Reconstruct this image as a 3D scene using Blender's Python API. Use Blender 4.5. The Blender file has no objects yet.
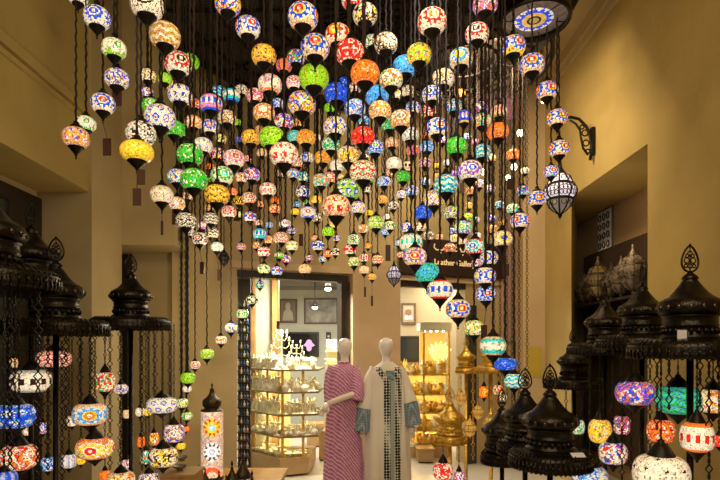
import bpy, math, random
import numpy as np
from mathutils import Vector

# ------------------------------------------------------------------ camera, world, light, exposure
F = 520.0; H = 1.65; HY = 345.0
S = bpy.context.scene
COL = bpy.data.collections.new('bazaar'); S.collection.children.link(COL)
cam = bpy.data.cameras.new('camera'); co = bpy.data.objects.new('camera', cam); COL.objects.link(co)
co.location = (0, 0, H); co.rotation_euler = (math.pi/2, 0, 0)
cam.sensor_width = 36; cam.lens = F/720*36; cam.shift_y = (HY-240)/720; cam.clip_start = .05
S.camera = co
S.view_settings.view_transform = 'Standard'; S.view_settings.look = 'None'
S.view_settings.gamma = 1; S.view_settings.use_curve_mapping = False
S.view_settings.exposure = 0.0
S.render.film_transparent = False
wd = bpy.data.worlds.new('world'); S.world = wd; wd.use_nodes = True
wd.node_tree.nodes['Background'].inputs[0].default_value = (.9, .75, .55, 1)
wd.node_tree.nodes['Background'].inputs[1].default_value = .06
S.cycles.max_bounces = 6; S.cycles.diffuse_bounces = 3; S.cycles.glossy_bounces = 3
S.cycles.sample_clamp_indirect = 4

def lamp(name, kind, loc, target, power, color, size=.3, spot=None):
    l = bpy.data.lights.new(name, kind); l.energy = power; l.color = color
    if kind == 'AREA': l.size = size
    else: l.shadow_soft_size = size
    if spot: l.spot_size = math.radians(spot); l.spot_blend = .35 if spot > 120 else .9
    o = bpy.data.objects.new(name, l); COL.objects.link(o); o.location = loc
    if target is not None:
        o.rotation_euler = (Vector(target)-Vector(loc)).to_track_quat('-Z', 'Y').to_euler()
    return o
lamp('right_wall_spot', 'SPOT', (-.9, .2, 3.7), (2.5, 2.4, 3.9), 155, (1, .73, .34), .3, 168)
lamp('left_wall_spot', 'SPOT', (.9, .6, 3.8), (-2.5, 3.8, 3.2), 115, (1, .8, .4), .3, 165)
lamp('mannequin_spot', 'SPOT', (.5, 2.4, 4.4), (.05, 5.6, 1.2), 170, (1, .92, .84), .12, 38)
lamp('cool_fill_light', 'AREA', (.2, -.9, 3.4), (0, 4, 1.4), 16, (.72, .82, 1), .5)  # added cool fill from the front, gives the metal stands highlights
lamp('back_wall_light', 'AREA', (1.2, 4.9, 4.4), (1.7, 7.2, 2.9), 75, (1, .76, .45), .5)
lamp('back_left_light', 'POINT', (-1.2, 4.6, 2.2), None, 15, (1, .8, .5), .15)
lamp('shop_ceiling_light', 'AREA', (-.6, 8.4, 2.75), (-.6, 8.4, 0), 130, (1, .95, .84), 1.6)
lamp('shop_ceiling_light', 'AREA', (1.6, 8.4, 2.75), (1.6, 8.6, 0), 50, (1, .86, .6), 1.0)
lamp('shelf_front_light', 'AREA', (-.7, 6.35, 2.35), (-1.0, 7.0, .8), 48, (1, .93, .72), .4)
lamp('alcove_light', 'POINT', (2.62, 5.3, 2.85), None, 2.6, (1, .72, .4), .1)

def P(px, py, d): return Vector(((px-360)*d/F, d, H+(HY-py)*d/F))

# ------------------------------------------------------------------ materials
MATS = {}
def mat(name, color, rough=.6, metal=0, emit=None, es=0, bump=0, bscale=40, var=0, vscale=3, coat=0):
    if name in MATS: return MATS[name]
    m = bpy.data.materials.new(name); m.use_nodes = True; nt = m.node_tree; b = nt.nodes['Principled BSDF']
    b.inputs['Base Color'].default_value = (*color, 1); b.inputs['Roughness'].default_value = rough
    b.inputs['Metallic'].default_value = metal
    if coat: b.inputs['Coat Weight'].default_value = coat
    if emit: b.inputs['Emission Color'].default_value = (*emit, 1); b.inputs['Emission Strength'].default_value = es
    if var or bump:
        tc = nt.nodes.new('ShaderNodeTexCoord')
    if var:
        n = nt.nodes.new('ShaderNodeTexNoise'); n.inputs['Scale'].default_value = vscale; n.inputs['Detail'].default_value = 6
        nt.links.new(tc.outputs['Object'], n.inputs['Vector'])
        r = nt.nodes.new('ShaderNodeMapRange'); r.inputs[1].default_value = .3; r.inputs[2].default_value = .7
        r.inputs[3].default_value = 1-var; r.inputs[4].default_value = 1+var
        nt.links.new(n.outputs['Fac'], r.inputs[0])
        x = nt.nodes.new('ShaderNodeVectorMath'); x.operation = 'SCALE'; x.inputs[0].default_value = color
        nt.links.new(r.outputs[0], x.inputs['Scale']); nt.links.new(x.outputs[0], b.inputs['Base Color'])
    if bump:
        n = nt.nodes.new('ShaderNodeTexNoise'); n.inputs['Scale'].default_value = bscale
        nt.links.new(tc.outputs['Object'], n.inputs['Vector'])
        bp = nt.nodes.new('ShaderNodeBump'); bp.inputs['Strength'].default_value = bump; bp.inputs['Distance'].default_value = .01
        nt.links.new(n.outputs['Fac'], bp.inputs['Height']); nt.links.new(bp.outputs[0], b.inputs['Normal'])
    MATS[name] = m
    return m
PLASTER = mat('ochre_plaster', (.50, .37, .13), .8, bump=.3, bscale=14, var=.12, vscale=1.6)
PLASTER2 = mat('tan_plaster', (.54, .43, .23), .8, bump=.2, bscale=18, var=.08, vscale=2)
SOFFIT = mat('soffit_plaster', (.55, .42, .27), .8, var=.05)
PILLAR = mat('pillar_plaster', (.62, .47, .28), .7, var=.05)
DARKWOOD = mat('dark_wood', (.018, .011, .008), .4, var=.3, vscale=12)
WOOD = mat('oak_wood', (.45, .24, .08), .45, var=.2, vscale=9)
BASEWOOD = mat('tan_wood', (.42, .27, .12), .5, var=.1, vscale=9)
IRON = mat('blackened_bronze', (.030, .025, .022), .27, .9, bump=.3, bscale=120, var=.4, vscale=30)
IRON2 = mat('dark_iron', (.012, .009, .008), .45, .6)
CORD = mat('brown_cord', (.014, .006, .005), .8)
HIGHLIGHT = mat('highlight_bronze', (.085, .07, .055), .25, .9)  # lighter bronze stands in for highlights caught by studs and dome ribs
GOLD = mat('gold_brass', (.78, .50, .10), .28, .9, bump=.8, bscale=60, var=.3, vscale=25)
SILVER = mat('silver_plate', (.8, .74, .52), .35, .6, bump=.3, bscale=80)
CRYSTAL = mat('cream_crystal', (.92, .88, .68), .3, .0, bump=.4, bscale=90, var=.3, vscale=40)
TAG = mat('brown_tag', (.05, .012, .01), .5)
PAPER = mat('white_paper', (.75, .72, .8), .6)
SKIN = mat('white_mannequin', (.85, .78, .76), .3)
GLASSD = mat('dark_glass', (.03, .035, .04), .08, coat=.5)
TILE = mat('pale_floor_tile', (.62, .56, .46), .25)
SHOPWALL = mat('shop_wall', (.55, .54, .44), .7)
SHOPCEIL = mat('shop_ceiling', (.35, .31, .25), .7, bump=.5, bscale=8)
STRIP = mat('shelf_strip_light', (1, .9, .6), .5, emit=(1, .82, .36), es=26)
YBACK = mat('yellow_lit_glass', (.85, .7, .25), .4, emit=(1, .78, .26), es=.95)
BULB = mat('warm_bulb', (1, .9, .7), .5, emit=(1, .8, .5), es=9)
SPOTE = mat('white_spot', (1, 1, 1), .5, emit=(1, .95, .88), es=14)
PANE = mat('frosted_pane', (.7, .62, .7), .4, emit=(.85, .72, .85), es=.75)
DIMPANE = mat('dim_pane', (.3, .27, .25), .4, emit=(.5, .42, .4), es=.15)
SILVERDARK = mat('antique_silver', (.2, .165, .13), .4, .8, bump=.6, bscale=100, var=.5, vscale=30)
BLUEISH = mat('blue_perfume', (.07, .12, .24), .2)

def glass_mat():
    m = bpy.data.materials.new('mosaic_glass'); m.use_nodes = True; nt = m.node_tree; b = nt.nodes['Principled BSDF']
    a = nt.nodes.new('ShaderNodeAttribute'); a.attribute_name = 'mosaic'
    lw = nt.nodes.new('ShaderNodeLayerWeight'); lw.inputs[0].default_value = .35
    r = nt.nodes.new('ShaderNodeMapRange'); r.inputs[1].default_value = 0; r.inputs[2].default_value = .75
    r.inputs[3].default_value = 1.2; r.inputs[4].default_value = .26  # view facing puts a bulb-like bright centre and dim rim into the emission
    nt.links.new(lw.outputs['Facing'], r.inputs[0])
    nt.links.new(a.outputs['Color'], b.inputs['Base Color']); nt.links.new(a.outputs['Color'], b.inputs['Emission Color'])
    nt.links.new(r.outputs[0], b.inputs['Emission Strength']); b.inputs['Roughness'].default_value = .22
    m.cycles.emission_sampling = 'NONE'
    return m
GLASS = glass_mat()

def mesh_ceiling_mat():
    m = bpy.data.materials.new('iron_mesh'); m.use_nodes = True; nt = m.node_tree; b = nt.nodes['Principled BSDF']
    tc = nt.nodes.new('ShaderNodeTexCoord'); br = nt.nodes.new('ShaderNodeTexBrick')
    mp = nt.nodes.new('ShaderNodeMapping'); mp.inputs['Rotation'].default_value = (0, 0, .5)
    nt.links.new(tc.outputs['Object'], mp.inputs[0]); nt.links.new(mp.outputs[0], br.inputs['Vector'])
    br.inputs['Scale'].default_value = 7; br.inputs['Mortar Size'].default_value = .03
    br.inputs['Color1'].default_value = (.012, .008, .006, 1); br.inputs['Color2'].default_value = (.02, .013, .01, 1)
    br.inputs['Mortar'].default_value = (.07, .05, .035, 1)
    nt.links.new(br.outputs['Color'], b.inputs['Base Color']); b.inputs['Roughness'].default_value = .6
    return m
MESHM = mesh_ceiling_mat()

# ------------------------------------------------------------------ mesh helpers
class MB:
    def __init__(s): s.v = []; s.f = []
    def add(s, v, f):
        o = len(s.v); s.v += [tuple(p) for p in v]; s.f += [tuple(i+o for i in q) for q in f]; return s
    def box(s, x0, x1, y0, y1, z0, z1):
        return s.add([(x, y, z) for z in (z0, z1) for y in (y0, y1) for x in (x0, x1)],
                     [(0, 2, 3, 1), (4, 5, 7, 6), (0, 1, 5, 4), (2, 6, 7, 3), (0, 4, 6, 2), (1, 3, 7, 5)])
    def obox(s, a, b, th, z0, z1, front=0):
        # wall piece from a to b (xy), thickness th to the left side normal
        a = Vector(a); b = Vector(b); n = Vector((-(b-a).y, (b-a).x)).normalized()
        p = [a+n*front, b+n*front, b+n*(front+th), a+n*(front+th)]
        return s.prism(p, z0, z1)
    def prism(s, pts, z0, z1):
        n = len(pts); v = [(p[0], p[1], z0) for p in pts]+[(p[0], p[1], z1) for p in pts]
        f = [tuple(range(n))[::-1], tuple(range(n, 2*n))]+[(i, (i+1) % n, n+(i+1) % n, n+i) for i in range(n)]
        return s.add(v, f)
    def lathe(s, prof, n=24, c=(0, 0, 0), closed=False, sx=1, sy=1):
        v = []; f = []
        for r, z in prof:
            for i in range(n):
                a = 2*math.pi*i/n; v.append((c[0]+r*sx*math.cos(a), c[1]+r*sy*math.sin(a), c[2]+z))
        for k in range(len(prof)-1):
            for i in range(n):
                j = (i+1) % n; f.append((k*n+i, k*n+j, (k+1)*n+j, (k+1)*n+i))
        return s.add(v, f)
    def tube(s, pts, r, n=6, cap=True):
        pts = [Vector(p) for p in pts]; v = []; f = []; m = len(pts)
        rr = r if isinstance(r, (list, tuple)) else [r]*m
        up = None
        for k, p in enumerate(pts):
            t = (pts[min(k+1, m-1)]-pts[max(k-1, 0)]).normalized()
            if up is None: up = t.orthogonal().normalized()
            up = (up-t*up.dot(t)).normalized() if (up-t*up.dot(t)).length > 1e-5 else t.orthogonal().normalized()
            w = t.cross(up)
            for i in range(n):
                a = 2*math.pi*i/n; v.append(p+(up*math.cos(a)+w*math.sin(a))*rr[k])
        for k in range(m-1):
            for i in range(n):
                j = (i+1) % n; f.append((k*n+i, k*n+j, (k+1)*n+j, (k+1)*n+i))
        if cap: f += [tuple(range(n))[::-1], tuple(range((m-1)*n, m*n))]
        return s.add(v, f)
    def torus(s, R, r, c=(0, 0, 0), n=32, k=6, axis='z'):
        v = []; f = []
        for i in range(n):
            a = 2*math.pi*i/n
            for j in range(k):
                b = 2*math.pi*j/k; q = (R+r*math.cos(b))
                if axis == 'z': v.append((c[0]+q*math.cos(a), c[1]+q*math.sin(a), c[2]+r*math.sin(b)))
                else: v.append((c[0]+q*math.cos(a), c[1]+r*math.sin(b), c[2]+q*math.sin(a)))
        for i in range(n):
            for j in range(k):
                f.append((i*k+j, ((i+1) % n)*k+j, ((i+1) % n)*k+(j+1) % k, i*k+(j+1) % k))
        return s.add(v, f)
    def ball(s, c, r, n=8, sz=1):
        pr = [(r*math.sin(math.pi*k/n)+1e-5, -r*sz*math.cos(math.pi*k/n)) for k in range(n+1)]
        return s.lathe(pr, n, c)
    def mesh(s, name, m, smooth=True):
        me = bpy.data.meshes.new(name); me.from_pydata(s.v, [], s.f); me.materials.append(m)
        if smooth: me.polygons.foreach_set('use_smooth', [True]*len(me.polygons))
        me.update(); return me
    def build(s, name, m, parent=None, smooth=False, loc=None):
        return link(name, s.mesh(name, m, smooth), parent, loc)
def link(name, me, parent=None, loc=None):
    o = bpy.data.objects.new(name, me); COL.objects.link(o)
    if parent: o.parent = parent
    if loc is not None: o.location = loc
    if parent and me.polygons and len(me.polygons) > 20: pass
    return o
def empty(name, loc=(0, 0, 0), label=None, cat=None, group=None):
    o = bpy.data.objects.new(name, None); COL.objects.link(o); o.location = loc; o.empty_display_size = .05
    return tag(o, label, cat, group)
def tag(o, label=None, cat=None, group=None, kind=None):
    if label: o['label'] = label
    if cat: o['category'] = cat
    if group: o['group'] = group
    if kind: o['kind'] = kind
    return o
def struct(name, mb, m, smooth=False): return tag(mb.build(name, m, None, smooth), kind='structure')

# ------------------------------------------------------------------ the setting
CZ = 5.2
# back wall line
def wxy(px):
    k = (px-360)/F; d = (5.8+.417*1.95)/(1-.417*k); return (k*d, d)
def wz(px, py): d = wxy(px)[1]; return H+(HY-py)*d/F
struct('floor', MB().box(-3.4, 4.2, -1.5, 11.4, -.1, 0), TILE)
struct('ceiling', MB().box(-3.4, 4.2, -1.5, 8.6, CZ, CZ+.1), PLASTER2)
# left wall: upper slab above alcove, column, second alcove
struct('wall_left', MB().box(-3.2, -2.48, -1.5, 4.75, 3.05, CZ), PLASTER)
LC = MB(); LC.box(-3.2, -2.45, 4.75, 5.35, 0, CZ)              # column end
struct('trim_1', LC, PLASTER2)
struct('trim_2', MB().box(-2.5, -2.44, -1.5, 4.75, 3.72, 3.80).box(-2.49, -2.455, -1.5, 4.75, 3.66, 3.70), PLASTER)
struct('wall_alcove_left', MB().box(-3.3, -2.95, -1.5, 4.75, 0, 3.05), PLASTER2)
d1 = MB(); d1.box(-2.95, -2.9, -1.0, 4.74, 2.85, 2.98).box(-2.95, -2.9, 4.3, 4.74, 0, 2.85).box(-2.95, -2.9, 2.2, 2.5, 0, 2.85)
struct('door_1', d1, DARKWOOD)
struct('window_1', MB().box(-2.945, -2.92, 2.5, 4.3, .1, 2.85), GLASSD)
struct('wall_back_left', MB().box(-2.45, -1.9, 5.35, 5.42, 2.68, CZ).box(-3.0, -1.9, 5.42, 5.9, 2.68, 2.74), PLASTER2)
struct('wall_alcove_back', MB().box(-2.95, -1.93, 5.88, 5.98, 0, CZ), PLASTER2)
struct('door_2', MB().box(-2.72, -2.58, 5.80, 5.88, 0, 2.66), DARKWOOD)
# back (shop front) wall in pieces
TH = .22
bw = MB()
def seg(a, b, z0, z1, m=None, th=TH, fr=0): (m or bw).obox(wxy(a), wxy(b), th, z0, z1, fr)
seg(172, 237, 0, 2.52); seg(348, 398, 0, 2.52); seg(465, 524, 0, 2.52)
seg(172, 524, 2.52, CZ)
struct('wall_back', bw, PLASTER2)
tr = MB(); seg(230, 396, 2.54, 2.62, tr, .06, -.06); seg(398, 500, 2.50, 2.56, tr, .06, -.06)
struct('trim_3', tr, PILLAR)
pl = MB(); seg(350, 397, 0, 2.54, pl, .1, -.1)
struct('trim_4', pl, PILLAR)
fr = MB(); seg(237, 348, 2.44, 2.52, fr, .16, -.02); seg(341, 349, 0, 2.44, fr, .16, -.02)
struct('trim_5', fr, DARKWOOD)
fr = MB(); seg(398, 465, 2.42, 2.50, fr, .12, -.02)
struct('trim_6', fr, DARKWOOD)
struct('door_3', MB().obox(wxy(466), wxy(475), .05, 0, 2.2, -.04), GLASSD)
dd = MB(); seg(514, 522, 0, 2.35, dd, .12, -.12); struct('trim_7', dd, DARKWOOD)
# pink and lilac panels added to glow dimly high on the wall
PINK = mat('pink_glow', (.5, .2, .25), .4, emit=(.6, .16, .22), es=.35)
LILAC = mat('lilac_glow', (.35, .3, .5), .4, emit=(.4, .33, .62), es=.3)
q = MB(); seg(478, 512, 4.9, 5.18, q, .04, -.05); struct('pink_glow_panel', q, PINK)
q = MB(); seg(515, 523, 4.2, 5.1, q, .04, -.06); struct('lilac_glow_panel', q, LILAC)
q = MB(); seg(500, 514, 1.7, 3.6, q, .03, -.04); struct('trim_20', q, mat('pink_plaster', (.55, .36, .28), .7))
# right wall
RC = 2.5
rw = MB().box(RC, 3.3, 4.5, 4.56, 0, 3.4)
rw = MB(); rw.box(RC, 3.4, -1.5, 4.52, 0, CZ); rw.box(RC, 3.4, 4.52, 7.7, 3.4, CZ)
rw.prism([(RC, 6.15), (3.18, 7.6), (3.4, 7.9), (RC, 7.9)], 0, 3.4)
struct('wall_right', rw, PLASTER)
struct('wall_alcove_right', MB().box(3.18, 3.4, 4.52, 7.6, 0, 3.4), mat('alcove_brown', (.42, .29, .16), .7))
struct('trim_8', MB().box(RC-.06, RC, -1.5, 7.6, 5.06, 5.2).box(RC-.03, RC, -1.5, 7.6, 4.98, 5.06), PLASTER2)
struct('trim_9', MB().prism([(2.2, 7.02), (2.5, 7.02), (2.5, 7.6), (2.32, 7.6), (2.2, 7.35)], 0, CZ), PILLAR)
struct('wall_front', MB().box(-3.3, 3.4, -1.6, -1.5, 0, CZ), PLASTER2)
# shop interior shell
struct('wall_shop_back', MB().box(-3.0, 4.2, 11.2, 11.3, 0, 3.1), SHOPWALL)
struct('wall_shop_left', MB().box(-2.6, -2.5, 6.1, 11.2, 0, 3.1), SHOPWALL)
struct('wall_shop_right', MB().box(4.0, 4.1, 7.9, 11.2, 0, 3.1), SHOPWALL)
struct('ceiling_shop', MB().prism([(-2.6, 6.1), (2.2, 7.95), (4.2, 8.0), (4.2, 11.3), (-2.6, 11.3)], 3.0, 3.1), SHOPCEIL)
# white partition with oak posts just inside the first opening
struct('wall_partition', MB().box(-1.42, -1.16, 7.0, 7.1, 0, 2.75), SHOPWALL)
struct('trim_10', MB().box(-1.5, -1.40, 6.92, 7.05, 0, 2.75), WOOD)
struct('trim_11', MB().box(-1.17, -1.09, 6.92, 7.05, 0, 2.75), WOOD)

# ------------------------------------------------------------------ overhead iron canopy
cn = empty('iron_canopy', (0, 4.6, 4.6), 'huge round dark iron mesh canopy overhead that carries the lantern cluster', 'ceiling canopy')
def disc(r, z0, z1, n=72): return MB().lathe([(.001, z0), (r, z0), (r, z1), (.001, z1)], n)
disc(1.85, .02, .06).build('mesh_panel', MESHM, cn)
for R in (1.85, 1.6, 1.25, .85, .4):
    MB().lathe([(R-.03, 0), (R, -.05 if R == 1.85 else -.02), (R+.03, 0), (R+.03, .08), (R-.03, .08), (R-.03, 0)], 72).build('ring', IRON2, cn)
for k in range(10):
    a = k*math.pi/10
    MB().tube([(-1.85*math.cos(a), -1.85*math.sin(a), 0), (1.85*math.cos(a), 1.85*math.sin(a), 0)], .015, 5).build('spoke', IRON2, cn)
for k in range(4):
    a = k*math.pi/2+.6
    MB().tube([(1.5*math.cos(a), 1.5*math.sin(a), .05), (1.5*math.cos(a), 1.5*math.sin(a), CZ-4.6)], .02, 6).build('hanging_rod', IRON2, cn)
rc = P(465, 345, 5.0)
ir = empty('iron_ring_chandelier', (rc.x, 5.0, 4.33), 'dark iron ring of lattice hanging below the right part of the canopy', 'chandelier ring')
for R, zz in ((.8, 0), (.8, .09), (.55, .03), (.3, .05)): MB().torus(R, .016, (0, 0, zz), 64, 6).build('ring', IRON2, ir, True)
lt = MB()
for k in range(48):
    a = k*math.pi/24; b = (k+1)*math.pi/24
    lt.tube([(.8*math.cos(a), .8*math.sin(a), 0), (.8*math.cos(b), .8*math.sin(b), .09)], .006, 4); lt.tube([(.8*math.cos(b), .8*math.sin(b), 0), (.8*math.cos(a), .8*math.sin(a), .09)], .006, 4)
lt.build('lattice_band', IRON2, ir)
for k in range(8):
    a = k*math.pi/4+.2; MB().tube([(.3*math.cos(a), .3*math.sin(a), .05), (.8*math.cos(a), .8*math.sin(a), .04)], .012, 5).build('spoke', IRON2, ir)
for k in range(4):
    a = k*math.pi/2+.2; MB().tube([(.8*math.cos(a), .8*math.sin(a), .09), (.8*math.cos(a), .8*math.sin(a), .26)], .01, 5).build('hanging_rod', IRON2, ir)
def roof(x, y):
    return 4.6 if (x*x+(y-4.6)**2) < 1.84**2 else CZ

# ------------------------------------------------------------------ mosaic globes
PAL = dict(w=(.86, .75, .55), c=(.78, .50, .24), r=(.78, .025, .02), o=(.92, .2, .02), y=(.95, .6, .03), g=(.05, .45, .03),
           l=(.30, .62, .02), b=(.015, .09, .75), s=(.07, .38, .85), t=(.04, .52, .46), p=(.75, .22, .36), v=(.28, .08, .55),
           k=(.03, .012, .01), n=(.34, .2, .08), a=(.72, .36, .06), G=(.5, .5, .45))
CN = dict(w='white', c='cream', r='red', o='orange', y='yellow', g='green', l='lime', b='blue', s='sky blue', t='turquoise',
          p='pink', v='violet', k='black', n='brown', a='amber', G='grey')
def globe_colors(lon, lat, vv, cols, pat, rng):
    A, B, C = [np.array(PAL[c]) for c in cols]
    W = np.array(PAL['w']); K = np.array(PAL['k'])
    n = len(lon); out = np.tile(A, (n, 1))
    def put(mask, c): out[mask] = c
    if pat in 'ms':
        q = math.pi/2
        l4 = (lon+q/2) % q-q/2
        cosr = np.cos(lat)*np.cos(l4); r = np.arccos(np.clip(cosr, -1, 1)); th = np.arctan2(lat, l4)
        if pat == 'm':
            put((np.abs(vv) > .84), B); rim = rng.random(n); put(rim < .18, W); put((rim > .18) & (rim < .26), C)
            pet = np.cos(th*9); put(r < .80, W); put((r < .74) & (pet > -.2), B); put(r < .56, B)
            put(r < .42, PAL['y'] if cols[0] == 'c' else W); put(r < .31, C); put(r < .13, W)
        else:
            put(rng.random(n) < .15, C); put((r < .56) & (r > .42), B); put((r < .2), B)
            put(np.abs(vv) > .86, B)
    elif pat == 'd':
        q = 2*math.pi/9; row = np.floor((vv+1)/2*4)
        l7 = (lon+row*q/2) % q-q/2; v3 = ((vv+1)/2*4) % 1-.5
        r = np.hypot(l7/q*1.6, v3*1.25); put(r < .5, B); put(r < .3, W if cols[1] != 'w' else A); put(r < .17, C)
        put(rng.random(n) < .1, W)
    elif pat == 'z':
        t = np.abs(((lon*8/(2*math.pi)) % 1)-.5)*.34; u = (vv+t)*2.2
        k = np.floor(u) % 3; put((u % .75) < .26, B); put(((u % .75) > .42) & ((u % .75) < .52), C)
    elif pat == 'x':
        ci = (np.floor(lon*4.5+np.sin(vv*7)*.8)*7+np.floor((vv+1)*4.2+np.sin(lon*5)*.5)*13).astype(int)
        pk = rng.integers(0, 6, 400)[np.abs(ci) % 400]
        for i, c in enumerate((A, B, C, W, A, W)): put(pk == i, c)
        j = rng.random(n); put(j < .14, B); put((j > .14) & (j < .26), C); put((j > .26) & (j < .34), K+.1)
    elif pat == 'c':
        j = rng.random(n); put(j < .22, A*.7+B*.3); put(j > .93, A*.5+W*.5)
    elif pat == 'e':
        g = (lon*4/math.pi) % 1; put(g > .5, A*.6+B*.4 if cols[0] != cols[1] else A)
        put((g < .07) | (g > .95), C*.5); 
    elif pat == 'b':
        put(np.abs(vv) > .52, B); put(np.abs(vv) < .16, C); put((np.abs(vv) < .26) & (np.sin(lon*12) > .2), W)
    br = .6+.6*rng.random((n, 1)); br[rng.random(n) < .13] = .28; out = out*br*(.78+.34*rng.random((n, 3)))*np.array([1.04, .98, .92])
    return np.clip(out, 0, 1.4)
def globe_mesh(R, hr, cols, pat, lon0, seed, nl, nv, ex=.8):
    rng = np.random.default_rng(seed)
    vv = np.linspace(-.97, .97, nv+1)*math.pi/2
    prof = [(max(R*math.cos(a)**ex, R*.18), R*hr*math.copysign(abs(math.sin(a))**.93, a)) for a in vv]
    mb = MB().lathe(prof, nl)
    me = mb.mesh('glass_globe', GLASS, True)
    at = me.attributes.new('mosaic', 'FLOAT_COLOR', 'FACE')
    k, i = np.divmod(np.arange(nl*nv), nl)
    lon = (i+.5)*2*math.pi/nl-lon0; lat = (vv[k]+vv[k+1])/2
    c = globe_colors(lon, lat, lat/(math.pi/2), cols, pat, rng)
    at.data.foreach_set('color', np.concatenate([c, np.ones((len(c), 1))], 1).ravel().astype(np.float32))
    return me
# unit cap meshes (in globe radii)
TOPCAP = MB().lathe([(.52, .62), (.55, .72), (.47, .9), (.38, 1.02), (.25, 1.14), (.17, 1.28), (.2, 1.33), (.1, 1.4), (.05, 1.55), (.001, 1.56)], 14).mesh('top_cap', IRON2)
BOTCAP = MB().lathe([(.001, -1.78), (.06, -1.74), (.08, -1.68), (.03, -1.6), (.09, -1.5), (.1, -1.4), (.2, -1.25), (.36, -1.08), (.46, -.92), (.58, -.82), (.60, -.66), (.5, -.58)], 14).mesh('bottom_cap', IRON2)
SCAP = MB().lathe([(.56, .62), (.58, .68), (.54, .74), (.46, .95), (.33, 1.2), (.2, 1.38), (.12, 1.45), (.13, 1.52), (.05, 1.6), (.001, 1.62)], 20).mesh('top_cap', IRON2)
SBOT = MB().lathe([(.001, -1.5), (.07, -1.45), (.1, -1.35), (.22, -1.2), (.4, -1.0), (.56, -.86), (.6, -.74), (.56, -.62)], 20).mesh('bottom_cap', IRON2)
CORDS = {}
def cord_mesh(L):
    k = max(1, round(L/.25))
    if k not in CORDS:
        n = k*9
        CORDS[k] = MB().tube([(.003*math.cos(i*2.1), .003*math.sin(i*2.1), i/n) for i in range(n+1)], .007, 4, False).mesh('cord', CORD)
    return CORDS[k]
def chain_mesh(L):
    mb = MB(); z = 0; k = 0
    while z < L-.001:
        dl = min(.028, L-z); big = (k % 4 == 2)
        w = .011 if big else .005
        ax = (1, 0) if k % 2 else (0, 1)
        for s in (-1, 1):
            mb.tube([(0, 0, z), (ax[0]*w*s+ (w*s*.6 if big else 0), ax[1]*w*s, z+dl*.5), (0, 0, z+dl)], .0026, 4, False)
        z += dl; k += 1
    return mb.mesh('chain', IRON2)
def chandelier_size(w):
    D = .09+.0026*w; d = F*D/w
    if d > 5.5: d = 5.5+(d-5.5)*.15
    return d
PATW = dict(m='flower-medallion', d='dotted', z='zigzag', x='speckled', c='plain crackled', s='ringed', e='ribbed', b='banded')
def make_lantern(name, px, py, w, cols, pat, d, h=None, off=None, style='hang', top=None, seed=0, jit=0):
    R = w*d/F/2; hr = (h/w if h else .80)
    c = P(px, py, d)
    root = empty(name, c)
    lon0 = math.atan2(-c.y, -c.x)+(math.radians(off) if off is not None else random.Random(seed).uniform(-.35, .35))
    nl, nv = (32, 14) if w < 13 else (56, 24) if w < 30 else (96, 38)
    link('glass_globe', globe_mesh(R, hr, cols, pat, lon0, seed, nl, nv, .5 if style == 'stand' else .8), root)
    a = link('top_cap', SCAP if style == 'stand' else TOPCAP, root); a.scale = (R, R, R*hr/.86)
    b = link('bottom_cap', SBOT if style == 'stand' else BOTCAP, root); b.scale = (R, R, R*hr/.86)
    z0 = R*hr/.86*1.5
    zt = top if top is not None else roof(c.x, c.y)-.005
    L = zt-c.z-z0
    if L > .02:
        if style == 'stand': link('chain', chain_mesh(L), root, (0, 0, z0))
        else:
            k = link('cord', cord_mesh(L), root, (0, 0, z0)); k.scale = (1, 1, L)
    return root

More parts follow.
